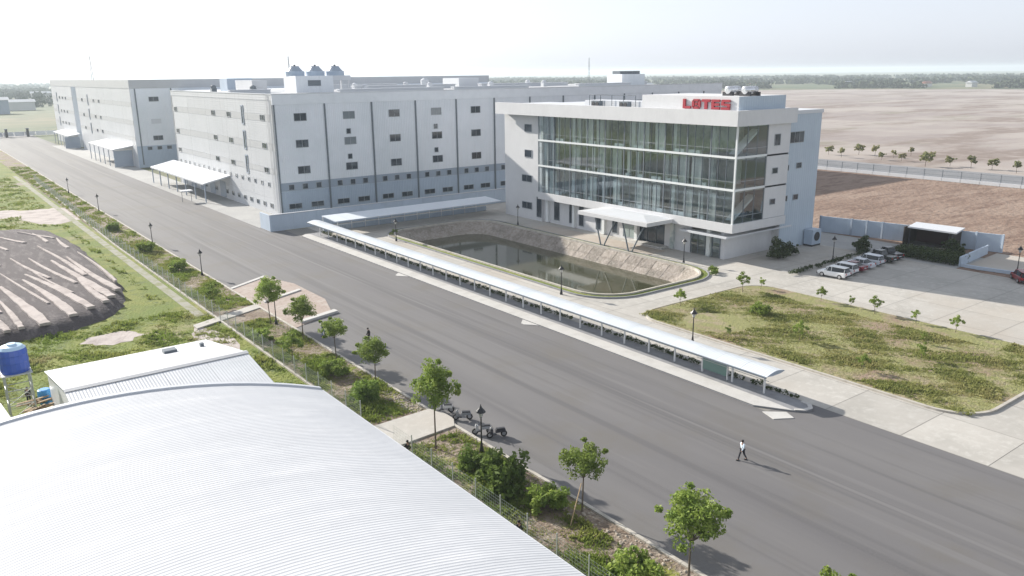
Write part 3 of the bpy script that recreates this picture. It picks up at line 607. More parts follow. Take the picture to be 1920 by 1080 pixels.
# ------------------------------------------------------------------ covered walk
wk = thing('covered_walkway', 'long white roofed walkway on slim posts beside the wide road', 'walkway', (61, 94, 0))
me = None
ylist = [41.4+k*3.0 for k in range(35)]
WP = [(60.62, 2.5), (61.1, 2.64), (61.7, 2.76), (62.1, 2.79), (62.5, 2.76), (63.1, 2.64), (63.45, 2.5)]
wroof = mat('walkway_roof', (.6, .64, .68), .4, var=[(.5, (.54, .58, .62), .45, .7)], rib=('Y', .3, .2))
for y in ylist:
    mb = MB(); a, b_ = y+.01, y+2.99
    for (xa, za), (xb, zb) in zip(WP, WP[1:]): mb.poly([(xa, a, za), (xb, a, zb), (xb, b_, zb), (xa, b_, za)]).poly([(xa, b_, za-.05), (xb, b_, zb-.05), (xb, a, zb-.05), (xa, a, za-.05)]).poly([(xa, a, za-.05), (xb, a, zb-.05), (xb, a, zb), (xa, a, za)])
    part('roof_panel', mb, wroof, wk)
part('end_cap', MB().poly([(x, 41.38, z+.02) for x, z in WP][::-1]+[(61.5, 41.38, 2.4), (62.7, 41.38, 2.4)][::1]), stripe2_m, wk)
for k in range(28):
    y = 42.6+k*3.75
    if y > 146: break
    part('post', MB().box(62.03, y-.07, .14, 62.17, y+.07, 2.7), wpost_m, wk)
    part('beam', MB().box(60.8, y-.04, 2.4, 63.3, y+.04, 2.5), post_m, wk)
part('gutter', MB().box(60.46, 41.4, 2.36, 60.6, 146.4, 2.5), pipe_m, wk)
part('rail', MB().box(61.0, 41.4, 1.95, 61.04, 50, 2.0), post_m, wk)
nb = thing('notice_board', 'green glass notice board under the near end of the covered walkway', 'notice board', (62.1, 48.6, .14)); part('panel', MB().box(62.06, 46.9, .5, 62.14, 50.2, 2.4), cpanel_m, nb)
for y in (46.95, 50.15): part('leg', MB().box(62.02, y-.05, .14, 62.18, y+.05, 2.5), wpost_m, nb)
# second shelter along the boundary wall
sh = thing('bicycle_shelter', 'long pale shelter roof in the shade in front of the factory boundary wall', 'shelter', (84, 144, 0))
for k in range(13):
    x0 = 64.2+k*3.05; x1 = x0+3.02; mb = MB()
    mb.poly([(x0, 141.4, 2.9), (x1, 141.4, 2.9), (x1, 147.6, 3.2), (x0, 147.6, 3.2)]).poly([(x0, 147.6, 3.1), (x1, 147.6, 3.1), (x1, 141.4, 2.8), (x0, 141.4, 2.8)]).poly([(x0, 141.4, 2.8), (x1, 141.4, 2.8), (x1, 141.4, 2.9), (x0, 141.4, 2.9)])
    part('roof_panel', mb, mat('shelter_roof', (.7, .75, .8), .4), sh)
    part('post', MB().box(x0, 147, 0, x0+.12, 147.15, 3.1), wpost_m, sh)
part('rear_screen', MB().box(64.2, 147.3, 0, 103.8, 147.38, 1.0), stripe_m, sh)
# boundary walls
bw = thing('boundary_wall', 'pale blue grey boundary wall below the factory, behind the bicycle shelter', 'wall', (85, 154.5, 0))
for k in range(12):
    x0 = 56.3+k*5.0; part('wall_panel', MB().box(x0+.02, 154.2, 0, x0+4.98, 154.5, 3.2), wallg_m, bw)
    part('pier', MB().box(x0-.2, 154.12, 0, x0+.2, 154.16, 3.25), wallg_m, bw)
part('coping', MB().box(56.1, 154.1, 3.26, 116.4, 154.6, 3.36), cap_m, bw)
part('wall_return', MB().box(56.3, 154.6, 0, 56.6, 160, 3.2), wallg_m, bw)
rw = thing('yard_wall', 'pale blue grey yard wall behind the car park with a gate opening', 'wall', (141, 70, 0))
def rwp(t): return (138.2+6.3*t, 85.2-29.8*t)
segs = [(0, .19), (.19, .37), (.37, .52), (.74, .87), (.87, 1.0)]
for a, b_ in segs:
    p, q = rwp(a+.002), rwp(b_-.002); part('wall_panel', MB().prism([(p[0], p[1]), (p[0]+.25, p[1]), (q[0]+.25, q[1]), (q[0], q[1])][::-1], 0, 3.0), wallg_m, rw)
for t in (.0, .19, .28, .37, .52, .74, .87, 1.0): p = rwp(t); part('pier', MB().box(p[0]-.12, p[1]-.15, 0, p[0]+.2, p[1]+.15, 3.1), stripe2_m if t < .6 else wallg_m, rw)
gh = thing('gate_shelter', 'open gate shelter with a flat pale roof set in the yard wall', 'shelter', (140.5, 65, 0))
part('roof', MB().prism([(138.6, 60.3), (144.2, 61.5), (143.6, 69.6), (138.2, 68.4)], 3.15, 3.4), cap_m, gh)
part('back_wall', MB().box(143.3, 61.8, 0, 143.5, 69.2, 3.15), mat('dark_red_render', (.06, .028, .028), .8), gh); part('side_wall', MB().box(138.9, 69.2, 0, 143.5, 69.4, 3.15), mat('interior_shade_brown', (.05, .04, .035), .8), gh)  # side wall added to shade the interior, dark brown deepens that shade
part('side_wall', MB().box(139.2, 61.5, 0, 143.5, 61.7, 3.15), MATS['interior_shade_brown'], gh)  # opposite side wall, also dark brown to keep the interior in shade
for p in ((138.8, 61), (138.5, 68)): part('post', MB().box(p[0], p[1], 0, p[0]+.2, p[1]+.2, 3.15), dark_m, gh)
rp = thing('ramp_wall', 'low blue grey ramp wall right of the gate shelter', 'wall', (131, 52, 0))
part('wall', MB().prism([(129.4, 55.4), (129.4, 55.1), (141.9, 56.4), (141.9, 56.7)], 0, 1.5).prism([(129.3, 55.0), (129.2, 52.5), (130.2, 46), (130.5, 46), (129.5, 52.6), (129.6, 55)], 0, .5), wallg_m, rp)
struct('ramp_paving', MB().prism([(129.8, 40), (143.5, 40), (143.5, 55.6), (129.8, 54.8)], -.1, .02), slab_m)
struct('gate_apron', MB().box(135, 60, -.1, 150, 69.4, .01), mat('gate_floor_shade', (.12, .115, .11), .9, var=[(.6, (.16, .15, .14), .45, .65)]))  # floor coloured dark to stand for shade in the gate shelter
struct('service_yard', MB().box(127.55, 55, -.1, 138.2, 86, -.005), apron_m)

# ------------------------------------------------------------------ foreground hall
hall = thing('arched_hall', 'large hall with a ribbed white arched metal roof in the foreground', 'hall', (4, 28, 0))
def arch(x): # arc height over x, ridge near x=6.5
    return 9.15-((x-6.5)/17.3)**2*3.35 if True else 0
XA = [-21+(44.6)*i/32 for i in range(33)]
PW = 1.0; nr = 4
mb = MB()
for r_ in range(nr):
    y0 = r_*PW/nr; prof = [(y0+.0, 0), (y0+.10*PW, 0), (y0+.14*PW, .010), (y0+.21*PW, .010)]
    for (ya, za), (yb, zb) in zip(prof, prof[1:]+[(y0+PW/nr, 0)]):
        for xa, xb in zip(XA, XA[1:]): mb.poly([(xa-4, ya, arch(xa)+za), (xb-4, ya, arch(xb)+za), (xb-4, yb, arch(xb)+zb), (xa-4, yb, arch(xa)+zb)])
mr_ = mb.mesh('roof_sheet', roof_m)
for k in range(-10, 57): link('roof_sheet', mr_, hall, (0, k*PW-28, 0))
mb = MB()
for xa, xb in zip(XA, XA[1:]):
    mb.poly([(xa, 57.0, arch(xa)-.5), (xb, 57.0, arch(xb)-.5), (xb, 57.0, arch(xb)+.1), (xa, 57.0, arch(xa)+.1)][::-1]); mb.poly([(xa, 57.0, arch(xa)+.1), (xb, 57.0, arch(xb)+.1), (xb, 56.8, arch(xb)+.1), (xa, 56.8, arch(xa)+.1)][::-1])
    mb.poly([(xa, 56.7, 0), (xb, 56.7, 0), (xb, 56.7, arch(xb)-.05), (xa, 56.7, arch(xa)-.05)][::-1])
part('gable_wall', mb, shed_m, hall)
mb = MB()
for xa, xb in zip(XA, XA[1:]): mb.poly([(xa, 56.7, arch(xa)), (xb, 56.7, arch(xb)), (xb, 56.7, arch(xb)+.13), (xa, 56.7, arch(xa)+.13)]).poly([(xa, 56.7, arch(xa)+.13), (xb, 56.7, arch(xb)+.13), (xb, 57.08, arch(xb)+.13), (xa, 57.08, arch(xa)+.13)]).poly([(xb, 57.08, arch(xb)-.3), (xa, 57.08, arch(xa)-.3), (xa, 57.08, arch(xa)+.13), (xb, 57.08, arch(xb)+.13)])
part('verge_flashing', mb, cap_m, hall)
part('side_wall', MB().box(23.2, -10, 0, 23.35, 56.7, 5.6), shed_m, hall)
part('gutter', MB().box(23.55, -10, 5.5, 23.85, 57, 5.68), cap_m, hall)
mb = MB()
for xa, xb in zip(XA, XA[1:]):
    for yy in (): pass
# white shed behind the hall
shd = thing('white_shed', 'low white shed with a pitched sheet metal roof behind the arched hall', 'shed', (15, 70, 0))
def sheet(y0, z0, y1, z1, n, nm):
    for k in range(n):
        xa = 7.4+(22.4-7.4)*k/n+.01; xb = 7.4+(22.4-7.4)*(k+1)/n-.01
        part(nm, MB().poly([(xa, y0, z0), (xb, y0, z0), (xb, y1, z1), (xa, y1, z1)]).poly([(xa, y1, z1-.06), (xb, y1, z1-.06), (xb, y0, z0-.06), (xa, y0, z0-.06)]), shed_m, shd)
for a, b_ in ((0, .34), (.34, .67), (.67, 1)): sheet(70.4-12.2*b_+.02, 5.5-1.9*b_+.03*a, 70.4-12.2*a, 5.5-1.9*a+.03*a, 4, 'roof_sheet')
sheet(70.5, 5.5, 83.4, 3.3, 5, 'roof_sheet')
part('ridge_cap', MB().poly([(7.35, 70.0, 5.5), (22.45, 70.0, 5.5), (22.45, 70.45, 5.6), (7.35, 70.45, 5.6)]).poly([(7.35, 70.45, 5.6), (22.45, 70.45, 5.6), (22.45, 70.9, 5.5), (7.35, 70.9, 5.5)]), band_m, shd)
mb = MB()
for x in (7.6, 22.2): mb.poly([(x, 58.4, 0), (x, 83, 0), (x, 83, 3.25), (x, 70.45, 5.4), (x, 58.4, 3.5)])
mb.poly([(7.6, 83, 0), (22.2, 83, 0), (22.2, 83, 3.3), (7.6, 83, 3.3)]); part('wall', mb, shed_m, shd)
part('roof_hatch', MB().box(17.2, 79.0, 3.98, 18.4, 79.9, 4.3), pipe_m, shd); part('roof_vent', MB().box(20.6, 78.9, 4.05, 20.95, 79.3, 4.4), pipe_m, shd)
ls = thing('low_shed', 'low lean-to with a pale sheet roof at the left edge, beside the blue tank tower', 'shed', (0, 72, 0))
part('roof', MB().poly([(-8, 69.4, 3.9), (3.7, 69.4, 3.9), (3.2, 74.6, 4.15), (-8, 74.6, 4.15)]).poly([(-8, 74.6, 4.07), (3.2, 74.6, 4.07), (3.7, 69.4, 3.82), (-8, 69.4, 3.82)]), cap_m, ls)
for x in (-7.5, -2, 2.9): part('post', MB().box(x, 69.6, 0, x+.15, 69.75, 3.85), pipe_m, ls)
part('under_roof_shade', MB().box(-8, 69.8, 0, 3.2, 69.9, 3.8), dark_m, ls)  # dark sheet standing in for the shade under the roof
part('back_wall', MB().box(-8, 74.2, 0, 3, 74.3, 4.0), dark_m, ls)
# tank tower
tt = thing('tank_tower', 'grey steel tower frame carrying the blue water tank', 'tower', (5.1, 82, 0))
for x in (4.1, 6.1):
    for y in (81, 83): part('leg', MB().tube((x, y, 0), (x, y, 4.2), .07, 6), post_m, tt)
part('platform', MB().box(3.9, 80.8, 4.2, 6.3, 83.2, 4.32), post_m, tt)
mb = MB()
for z in (1.4, 2.8):
    for (p, q) in (((4.1, 81), (6.1, 81)), ((6.1, 81), (6.1, 83)), ((6.1, 83), (4.1, 83)), ((4.1, 83), (4.1, 81))): mb.tube((*p, z), (*q, z), .04, 5)
    mb.tube((4.1, 81, z-1.3), (6.1, 81, z), .03, 5); mb.tube((4.1, 83, z), (6.1, 83, z-1.3), .03, 5)
part('brace', mb, post_m, tt)
bt = thing('blue_tank', 'blue plastic water tank standing on a steel tower at the left edge', 'water tank', (5.1, 82, 4.32))
part('shell', MB().lathe([(1.12, 4.32), (1.18, 4.6), (1.15, 5.2), (1.18, 5.3), (1.14, 5.9), (1.17, 6.0), (1.1, 6.5)], 5.1, 82, 20), tank_m, bt)
part('lid', MB().lathe([(1.1, 6.5), (.85, 6.75), (.4, 6.85), (.38, 6.95)], 5.1, 82, 20), tanklid_m, bt)
# timber and debris
tp = thing('timber_stack', 'untidy stack of sawn boards on the dirt below the blue tank', 'timber', (6, 81, 0)); r = random.Random(3)
for k in range(26):
    x = r.uniform(4.6, 6.6); y = r.uniform(79.6, 83.2); a = r.uniform(-.5, .5)+.3; z = .1+.1*(k % 9); L = r.uniform(1.2, 2.2); c_, s_ = math.cos(a), math.sin(a)
    part('board', MB().prism([(x, y), (x+L*c_, y+L*s_), (x+L*c_-.18*s_, y+L*s_+.18*c_), (x-.18*s_, y+.18*c_)], z, z+.08), wood_m, tp)
drum = thing('blue_drum', 'bright blue plastic drum beside the white shed corner', 'drum', (7.2, 84.0, 0)); part('shell', MB().lathe([(.55, 0), (.62, .6), (.58, 1.3), (.45, 1.38)], 7.2, 84.0, 14), mat('light_blue_plastic', (.05, .28, .62), .4), drum)

# ------------------------------------------------------------------ fences
fn = thing('wire_fence', 'wire mesh fence on thin posts along the grass verge of the road', 'fence', (28.9, 80, 0))
mb = MB()
for k in range(13): mb.box(-.004, k*.25+.02, .1, .004, k*.25+.028, 1.9)
for k in range(8): mb.box(-.004, 0, .15+k*.245, .004, 3.0, .158+k*.245)
mmesh = mb.mesh('mesh_panel', wire_m); pmesh = MB().box(-.035, -.035, 0, .035, .035, 2.1).mesh('fence_post', post_m); kmesh = MB().box(-.12, .02, -.1, .12, 2.98, .16).mesh('fence_kerb', kerb_m)
for k in range(0, 88):
    y = 22+3*k
    if 52.5 < y < 59 or y > 280: continue
    xx = 28.9 if y < 160 else 28.9+(y-160)*.018
    link('fence_post', pmesh, fn, (xx-28.9, y-80, 0)); link('fence_kerb', kmesh, fn, (xx-28.9, y-80, 0)); link('mesh_panel', mmesh, fn, (xx-28.9, y-80, 0))
ff = thing('far_fence', 'long dark post and mesh fence on a pale kerb beyond the bare soil', 'fence', (228, 110, 0))
pm2 = MB().box(-.07, -.07, 0, .07, .07, 2.9).mesh('fence_post', pipe_m); mb = MB()
for k in range(20): mb.box(-.01, k*.25, .4, .01, k*.25+.03, 2.7)
for z in (.5, 1.6, 2.7): mb.box(-.02, 0, z-.03, .02, 5, z+.03)
fm2 = mb.mesh('mesh_panel', pipe_m); km2 = MB().box(-.3, .05, 0, .3, 4.95, .9).mesh('kerb_wall', cap_m)
for k in range(17, 32):
    link('fence_post', pm2, ff, (0, k*5-110, 0)); link('mesh_panel', fm2, ff, (0, k*5-110, 0)); link('kerb_wall', km2, ff, (0, k*5-110, 0))
for k in range(6, 17): link('fence_post', pm2, ff, (0, k*5-110, 0)); link('mesh_panel', fm2, ff, (0, k*5-110, 0)); link('kerb_wall', km2, ff, (0, k*5-110, 0))
struct('far_road', MB().box(232, -60, -.1, 255, 330, .02), mat('pale_asphalt', (.2, .205, .215), .85, var=[(.1, (.24, .24, .25), .45, .6)]))
eb = thing('road_barrier', 'low white barrier closing the far end of the road', 'barrier', (50, 505, 0))
for k in range(9): part('panel', MB().box(30+k*5, 505, .4, 34.7+k*5, 505.3, 2.6), cap_m, eb)
for k, x in enumerate((36.5, 46.2, 56)):
    t = thing('gate_post', ['dark post at the far end of the road, left of three', 'dark post at the far end of the road, middle of three', 'dark post at the far end of the road, right of three'][k], 'post', (x, 503, 0), 'posts at the far end of the road'); part('shaft', MB().box(x-.6, 502.4, 0, x+.6, 503.6, 4.2), dark_m, t); part('cap', MB().box(x-.75, 502.2, 4.2, x+.75, 503.8, 4.5), pipe_m, t)

# ------------------------------------------------------------------ lamps
def make_lamp(m_, label):
    t = thing('street_lamp', label, 'street lamp', group='lantern lamps round the office grounds')
    part('base', MB().lathe([(.2, 0), (.2, .25), (.11, .6), (.09, .9)], 0, 0, 8), m_, t)
    part('post', MB().lathe([(.07, .9), (.055, 3.1), (.11, 3.14), (.11, 3.2)], 0, 0, 8), m_, t)
    part('lantern', MB().lathe([(.13, 3.2), (.26, 3.62), (.26, 3.66)], 0, 0, 6), lampg_m, t)
    part('cap', MB().lathe([(.42, 3.62), (.38, 3.7), (.12, 4.0), (.05, 4.15), (.02, 4.3)], 0, 0, 8), lamp_m, t)
    return t
L0 = make_lamp(lamp_m, 'x')
LP = [((33.9, 49.4), 'black lantern lamp beside the motorbikes and the concrete verge crossing'), ((33.9, 94), 'black lantern lamp beside the unfinished pinkish paving'), ((34.4, 126), 'black lantern lamp at the kerb just above the narrow footpath over the verge'), ((34.4, 156), 'second nearest black lantern lamp on the kerb beyond the narrow footpath'), ((34.4, 204.2), 'third nearest lantern lamp on the kerb beyond the narrow footpath, small with distance'), ((34.4, 243.8), 'fourth lantern lamp beyond the narrow footpath, faint and farthest along the verge'),
      ((68.3, 56.7), 'black lantern lamp between the covered walkway and the planted island'), ((70.5, 82.2), 'black lantern lamp between the pond and the covered walkway'), ((97.9, 83.9), 'black lantern lamp at the pond corner in front of the office glass'), ((98.2, 128.2), 'black lantern lamp at the far pond corner near the white office wing'), ((71, 130), 'black lantern lamp at the pond corner near the bicycle shelter'), ((117.4, 69.6), 'black lantern lamp behind the parked white cars'), ((131.5, 47.8), 'black lantern lamp beside the dark red car at the right edge')]
for k, (p, l_) in enumerate(LP):
    if k == 0: L0.location = (*p, 0); L0['label'] = l_
    else: dup(L0, None, (*p, 0), None, l_)

# ------------------------------------------------------------------ plants
def leaf_mesh(name, m_, clumps, per, size, seed, flat=1.0):
    """clumps: (x,y,z,r); random quads in each clump"""
    g = np.random.default_rng(seed); P = []
    for (x, y, z, r_) in clumps:
        d = g.normal(size=(per, 3)); d /= np.linalg.norm(d, axis=1)[:, None]; rr_ = r_*g.random(per)**.4
        P.append(np.array([x, y, z])+d*rr_[:, None]*np.array([1, 1, .75]))
    P = np.concatenate(P); n = len(P); a = g.normal(size=(n, 3)); a /= np.linalg.norm(a, axis=1)[:, None]
    b = np.cross(a, g.normal(size=(n, 3))); b /= np.linalg.norm(b, axis=1)[:, None]; s = size*g.uniform(.6, 1.3, n)[:, None]
    V = np.stack([P-a*s, P+b*s*.55, P+a*s, P-b*s*.55], 1).reshape(-1, 3)
    return quads(name, m_, V)
def quads(name, m_, V):
    n = len(V)//4; me = bpy.data.meshes.new(name); me.vertices.add(4*n); me.vertices.foreach_set('co', V.astype(np.float32).ravel())
    me.loops.add(4*n); me.loops.foreach_set('vertex_index', np.arange(4*n, dtype=np.int32)); me.polygons.add(n)
    me.polygons.foreach_set('loop_start', np.arange(0, 4*n, 4, dtype=np.int32)); me.polygons.foreach_set('loop_total', np.full(n, 4, np.int32))
    me.update(calc_edges=True); me.materials.append(m_); return me
def tree_proto(seed, rad, hgt, m_, size=.1, ncl=62, per=95, trunk=.07):
    r = random.Random(seed); cl = []; zc = hgt-rad*.95; mb = MB(); pts = []
    for k in range(ncl):
        a = r.uniform(0, 2*math.pi); e = r.uniform(-.75, 1); q = r.uniform(.45, 1.0)*rad*r.uniform(.8, 1.08); c_ = math.sqrt(max(0, 1-e*e))
        p = (q*c_*math.cos(a), q*c_*math.sin(a), zc+q*e*.95); cl.append((*p, rad*r.uniform(.26, .42))); pts.append(p)
        if k % 9 == 0: q = rad*r.uniform(1.05, 1.25); p = (q*c_*math.cos(a), q*c_*math.sin(a), zc+q*e*.9); cl.append((*p, rad*.16)); pts.append(p)
    z0 = zc-rad*.75; lean = (r.uniform(-.15, .15), r.uniform(-.15, .15))
    mb.tube((0, 0, 0), (lean[0]*.5, lean[1]*.5, z0*.5), trunk, 7, trunk*.85).tube((lean[0]*.5, lean[1]*.5, z0*.5), (lean[0], lean[1], z0), trunk*.85, 7, trunk*.7)
    for p in pts[::3]: mb.tube((lean[0], lean[1], z0-.1), p, trunk*.4, 4, trunk*.12)
    return leaf_mesh('crown', m_, cl, per, size, seed), mb.mesh('trunk', bark_m)
TP = [tree_proto(1, 1.7, 5.4, leaf_m, .1, 52), tree_proto(2, 1.45, 5.2, leaf_m, .1, 34, 100), tree_proto(6, 1.55, 5.1, leaf_m, .09, 42, 110)]
def plant(name, pr, loc, label, cat, group=None, s=1.0, rz=0, sz=None):
    t = thing(name, label, cat, loc, group, rz); t.scale = (s, s, sz or s); link('crown', pr[0], t); link('trunk', pr[1], t); return t
G1 = 'young street trees along the road kerb'
plant('street_tree', TP[0], (34.1, 27.7, 0), 'young round headed tree with dense crown, nearest one fully in view at the lower right', 'tree', G1, 1.1, 0)
plant('street_tree', TP[1], (34.2, 37.5, 0), 'young leafy kerbside tree leaning on a wooden prop, next to a bare pale soil patch', 'tree', G1, 1.0, 1)
plant('street_tree', TP[2], (31.3, 52.3, 0), 'tall pale trunked tree standing at the edge of the wide concrete verge crossing', 'tree', G1, 1.12, 2, 1.5)
plant('street_tree', TP[0], (34.4, 68.8, 0), 'young kerbside tree with a dark clothed pedestrian behind its crown', 'tree', G1, .95, 3, .88)
plant('street_tree', TP[1], (34.3, 77.6, 0), 'young kerbside tree right of the pedestrian dressed in blue', 'tree', G1, .95, 4, .93)
plant('street_tree', TP[2], (33.9, 85.6, 0), 'young kerbside tree with a spreading crown left of the pedestrian dressed in blue', 'tree', G1, 1.05, 5, 1.05)
plant('street_tree', TP[0], (33.4, 94.6, 0), 'young kerbside tree directly over the unfinished pinkish paving', 'tree', G1, 1.0, 6, 1.12)
plant('street_tree', TP[1], (34.5, 18.6, 0), 'tree of which only the top of the crown shows at the bottom edge', 'tree', G1, .95, 1.5)
pr_ = thing('tree_prop', 'slanting wooden prop leaning against a young kerbside tree', 'prop', (33.5, 36.7, 0)); part('pole', MB().tube((32.3, 36.6, 0), (34.1, 37.5, 2.3), .04, 6), wood_m, pr_)
SP = [tree_proto(11, .9, 2.6, leaf_m, .1, 18, 50, .04), tree_proto(12, .6, 1.7, leaf_m, .08, 12, 40, .03)]
plant('verge_tree', SP[0], (28.3+1.6, 79.2, 0), 'small slender tree beside the wire fence opposite the bare brown verge', 'tree', None, 1.35, 0)
plant('verge_tree', SP[0], (30.2, 106.5, 0), 'yellow green bushy small tree where the narrow footpath meets the fence', 'tree', None, 1.2, 2)
BU = []
for sd_ in range(3):
    r = random.Random(30+sd_); cl = [(r.uniform(-1, 1), r.uniform(-1.1, 1.1), r.uniform(.2, 1.5), r.uniform(.35, .6)) for _ in range(26)]
    BU.append((leaf_mesh('crown', leaf_m if sd_ else leafy(mat('bush_leaves', (.14, .21, .045), .7, var=[(1.2, (.2, .27, .07), .45, .65)])), cl, 90, .14, 40+sd_), MB().tube((0, 0, 0), (0, 0, .9), .06, 6).tube((0, 0, .1), (.5, .3, .9), .04, 5).tube((0, 0, .1), (-.4, -.4, 1), .04, 5).mesh('trunk', bark_m)))
GB = 'bushes in the grass verge'
for k, (x, y, s, l_) in enumerate(((31.6, 43.4, 1.5, 'large dense green bush in the verge between the tall tree and the propped tree'), (32.6, 39.6, 1.0, 'medium bush in the verge just left of the propped tree'), (31.2, 29.6, 1.1, 'low spreading bush beside pale soil at the bottom of the verge'), (31.5, 65.5, 1.15, 'bush in the verge next to the second tree from the concrete crossing'), (32.0, 73, .95, 'low bush in the verge grass below the third street tree from the crossing'), (30.3, 89, .8, 'small bush near the fence in the middle of the verge'), (31.8, 47.6, .9, 'round bush in shade near the lamp by the motorbikes'), (32.4, 132, 1.0, 'dark bush in the verge between the first and second distant lamps'), (31.6, 150, 1.1, 'dark clump of bushes beside the second distant lamp'), (31.7, 176, 1.0, 'distant dark bush at the verge beyond the dirt mound'))):
    plant('bush', BU[k % 3], (x, y, 0), l_, 'bush', GB, s, k*1.3)
GI = 'young shrubs in the planted island'
for k, (x, y, s, l_) in enumerate(((83.8, 58.8, .85, 'tallest leafy shrub in the far part of the planted island'),)): plant('shrub', BU[1], (x, y, .1), l_, 'shrub', GI, s)
for k, (x, y, s, l_) in enumerate(((78.3, 49.6, .9, 'small shrub just beyond the centre of the planted island'), (73.2, 55.6, .8, 'small dark shrub near the island kerb by the lantern lamp'), (94.8, 49.8, .9, 'shrub on the far side of the planted island, facing the car park'), (95, 53.2, .9, 'shrub on the far kerb of the island, next towards the office from the middle one'), (94.6, 57.2, .8, 'shrub on the far kerb of the island behind the white car'), (94.9, 44.6, 1.0, 'shrub on the far kerb of the island, nearer than the middle one'), (95, 40.0, .8, 'small sapling at the far kerb of the island towards the right edge'), (83, 38, 1.1, 'sapling standing alone in the right part of the island'), (90.6, 66.8, 1.1, 'shrub at the island corner facing the office'), (93.9, 66.2, .95, 'green shrub on the island corner nearest the parked cars'), (78.6, 67.6, .9, 'thin sapling at the island edge towards the pond'), (88, 40.2, .8, 'small shrub in the far right part of the island'), (75, 40, .7, 'low sapling near the walkway side of the island'))):
    plant('shrub', SP[k % 2], (x, y, .1), l_, 'shrub', GI, s, k)
for k, (x, y, s, l_) in enumerate(((97, 77.2, .5, 'low green shrub at the pond corner nearest the office entrance drive'), (74.6, 137, .4, 'small shrub at the far left pond corner'), (95.8, 76.0, .4, 'round shrub beside a pale rock at the pond corner'))): plant('shrub', BU[1], (x, y, .1), l_, 'shrub', 'shrubs at the pond edge', s, k)
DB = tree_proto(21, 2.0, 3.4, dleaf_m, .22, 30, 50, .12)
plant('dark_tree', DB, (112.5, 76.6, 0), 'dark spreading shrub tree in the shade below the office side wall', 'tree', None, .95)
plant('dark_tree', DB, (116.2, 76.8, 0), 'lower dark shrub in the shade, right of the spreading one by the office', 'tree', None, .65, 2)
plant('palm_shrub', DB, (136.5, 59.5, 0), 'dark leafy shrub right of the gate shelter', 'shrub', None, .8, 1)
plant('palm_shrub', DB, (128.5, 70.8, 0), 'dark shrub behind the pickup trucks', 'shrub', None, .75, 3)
# hedges
def strip_clumps(x0, y0, x1, y1, step, r_, z, sd_):
    r = random.Random(sd_); L = math.hypot(x1-x0, y1-y0); n = int(L/step)
    return [(x0+(x1-x0)*k/n+r.uniform(-.15, .15), y0+(y1-y0)*k/n+r.uniform(-.15, .15), z+r.uniform(-.1, .15), r_*r.uniform(.6, 1.25)) for k in range(n+1) if r.random() < .82]
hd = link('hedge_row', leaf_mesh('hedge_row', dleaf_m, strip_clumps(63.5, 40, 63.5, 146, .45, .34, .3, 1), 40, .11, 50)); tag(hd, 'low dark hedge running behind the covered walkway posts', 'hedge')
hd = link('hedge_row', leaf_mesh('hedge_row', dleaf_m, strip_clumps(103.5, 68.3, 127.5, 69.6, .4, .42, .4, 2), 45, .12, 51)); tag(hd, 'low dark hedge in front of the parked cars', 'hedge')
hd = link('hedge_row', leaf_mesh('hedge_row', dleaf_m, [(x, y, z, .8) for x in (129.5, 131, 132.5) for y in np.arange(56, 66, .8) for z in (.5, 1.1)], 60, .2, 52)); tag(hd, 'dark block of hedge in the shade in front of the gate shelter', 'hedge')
# grass tufts
def tufts(name, region, n, hmin, hmax, sd_, m_, z=0.0, mask=None, clump=True):
    g = np.random.default_rng(sd_); x = g.uniform(region[0], region[2], n); y = g.uniform(region[1], region[3], n)
    f = np.sin(x*.9+2*np.sin(y*.37+sd_))+np.sin(y*.61+1.7*np.sin(x*.5))+.5*np.sin(x*2.3+y*1.9)
    keep = f > g.uniform(-3.2, .9, n)
    if mask is not None: keep &= mask(x, y)
    x, y, f = x[keep], y[keep], f[keep]; n = len(x); K = 6
    x = np.repeat(x, K)+g.normal(size=n*K)*.12; y = np.repeat(y, K)+g.normal(size=n*K)*.12; hh = (hmin+(hmax-hmin)*np.clip((np.repeat(f, K)+1)/3, 0, 1))*g.uniform(.5, 1.2, n*K)
    a = g.uniform(0, math.pi, n*K); wd = hh*.22+.02; lx = g.normal(size=n*K)*hh*.4; ly = g.normal(size=n*K)*hh*.4
    V = np.zeros((n*K, 4, 3)); zz = np.full(n*K, z)
    V[:, 0] = np.stack([x-wd*np.cos(a), y-wd*np.sin(a), zz], 1); V[:, 1] = np.stack([x+wd*np.cos(a), y+wd*np.sin(a), zz], 1)
    V[:, 2] = np.stack([x+lx+wd*.5*np.cos(a), y+ly+wd*.5*np.sin(a), zz+hh], 1); V[:, 3] = np.stack([x+lx-wd*.5*np.cos(a), y+ly-wd*.5*np.sin(a), zz+hh*.9], 1)
    o = link(name, quads(name, m_, V.reshape(-1, 3))); o['kind'] = 'stuff'; return o
tufts('verge_grass', (29.2, 20, 34.7, 160), 17000, .07, .34, 1, blade_m, .06, lambda x, y: ~((y > 53.8) & (y < 59.8)) & ~((y > 97) & (y < 104.6)) & ~((x > 33.4) & (y < 40)))
tufts('verge_grass', (29.2, 160, 34.7, 330), 4500, .1, .4, 2, blade_m, .06)
tufts('field_grass', (-20, 57, 28.6, 108), 22000, .06, .32, 3, blade_m, -.03, lambda x, y: ~((x < 22.6) & (y < 84.5)) & ~((x < 8) & (y < 86)) & ~(((x-16.5)/3.2)**2+((y-101.3)/2.6)**2 < 1))
tufts('field_grass', (-5, 108, 28.6, 300), 16000, .1, .35, 4, blade_m, -.03, lambda x, y: ~((x < 24.3) & (y < 190)) & ~(((x-14)/9)**2+((y-215)/7)**2 < 1) & ~(((x-25)/6)**2+((y-205)/14)**2 < 1) & ~((x > 25.7) & (y > 104)))
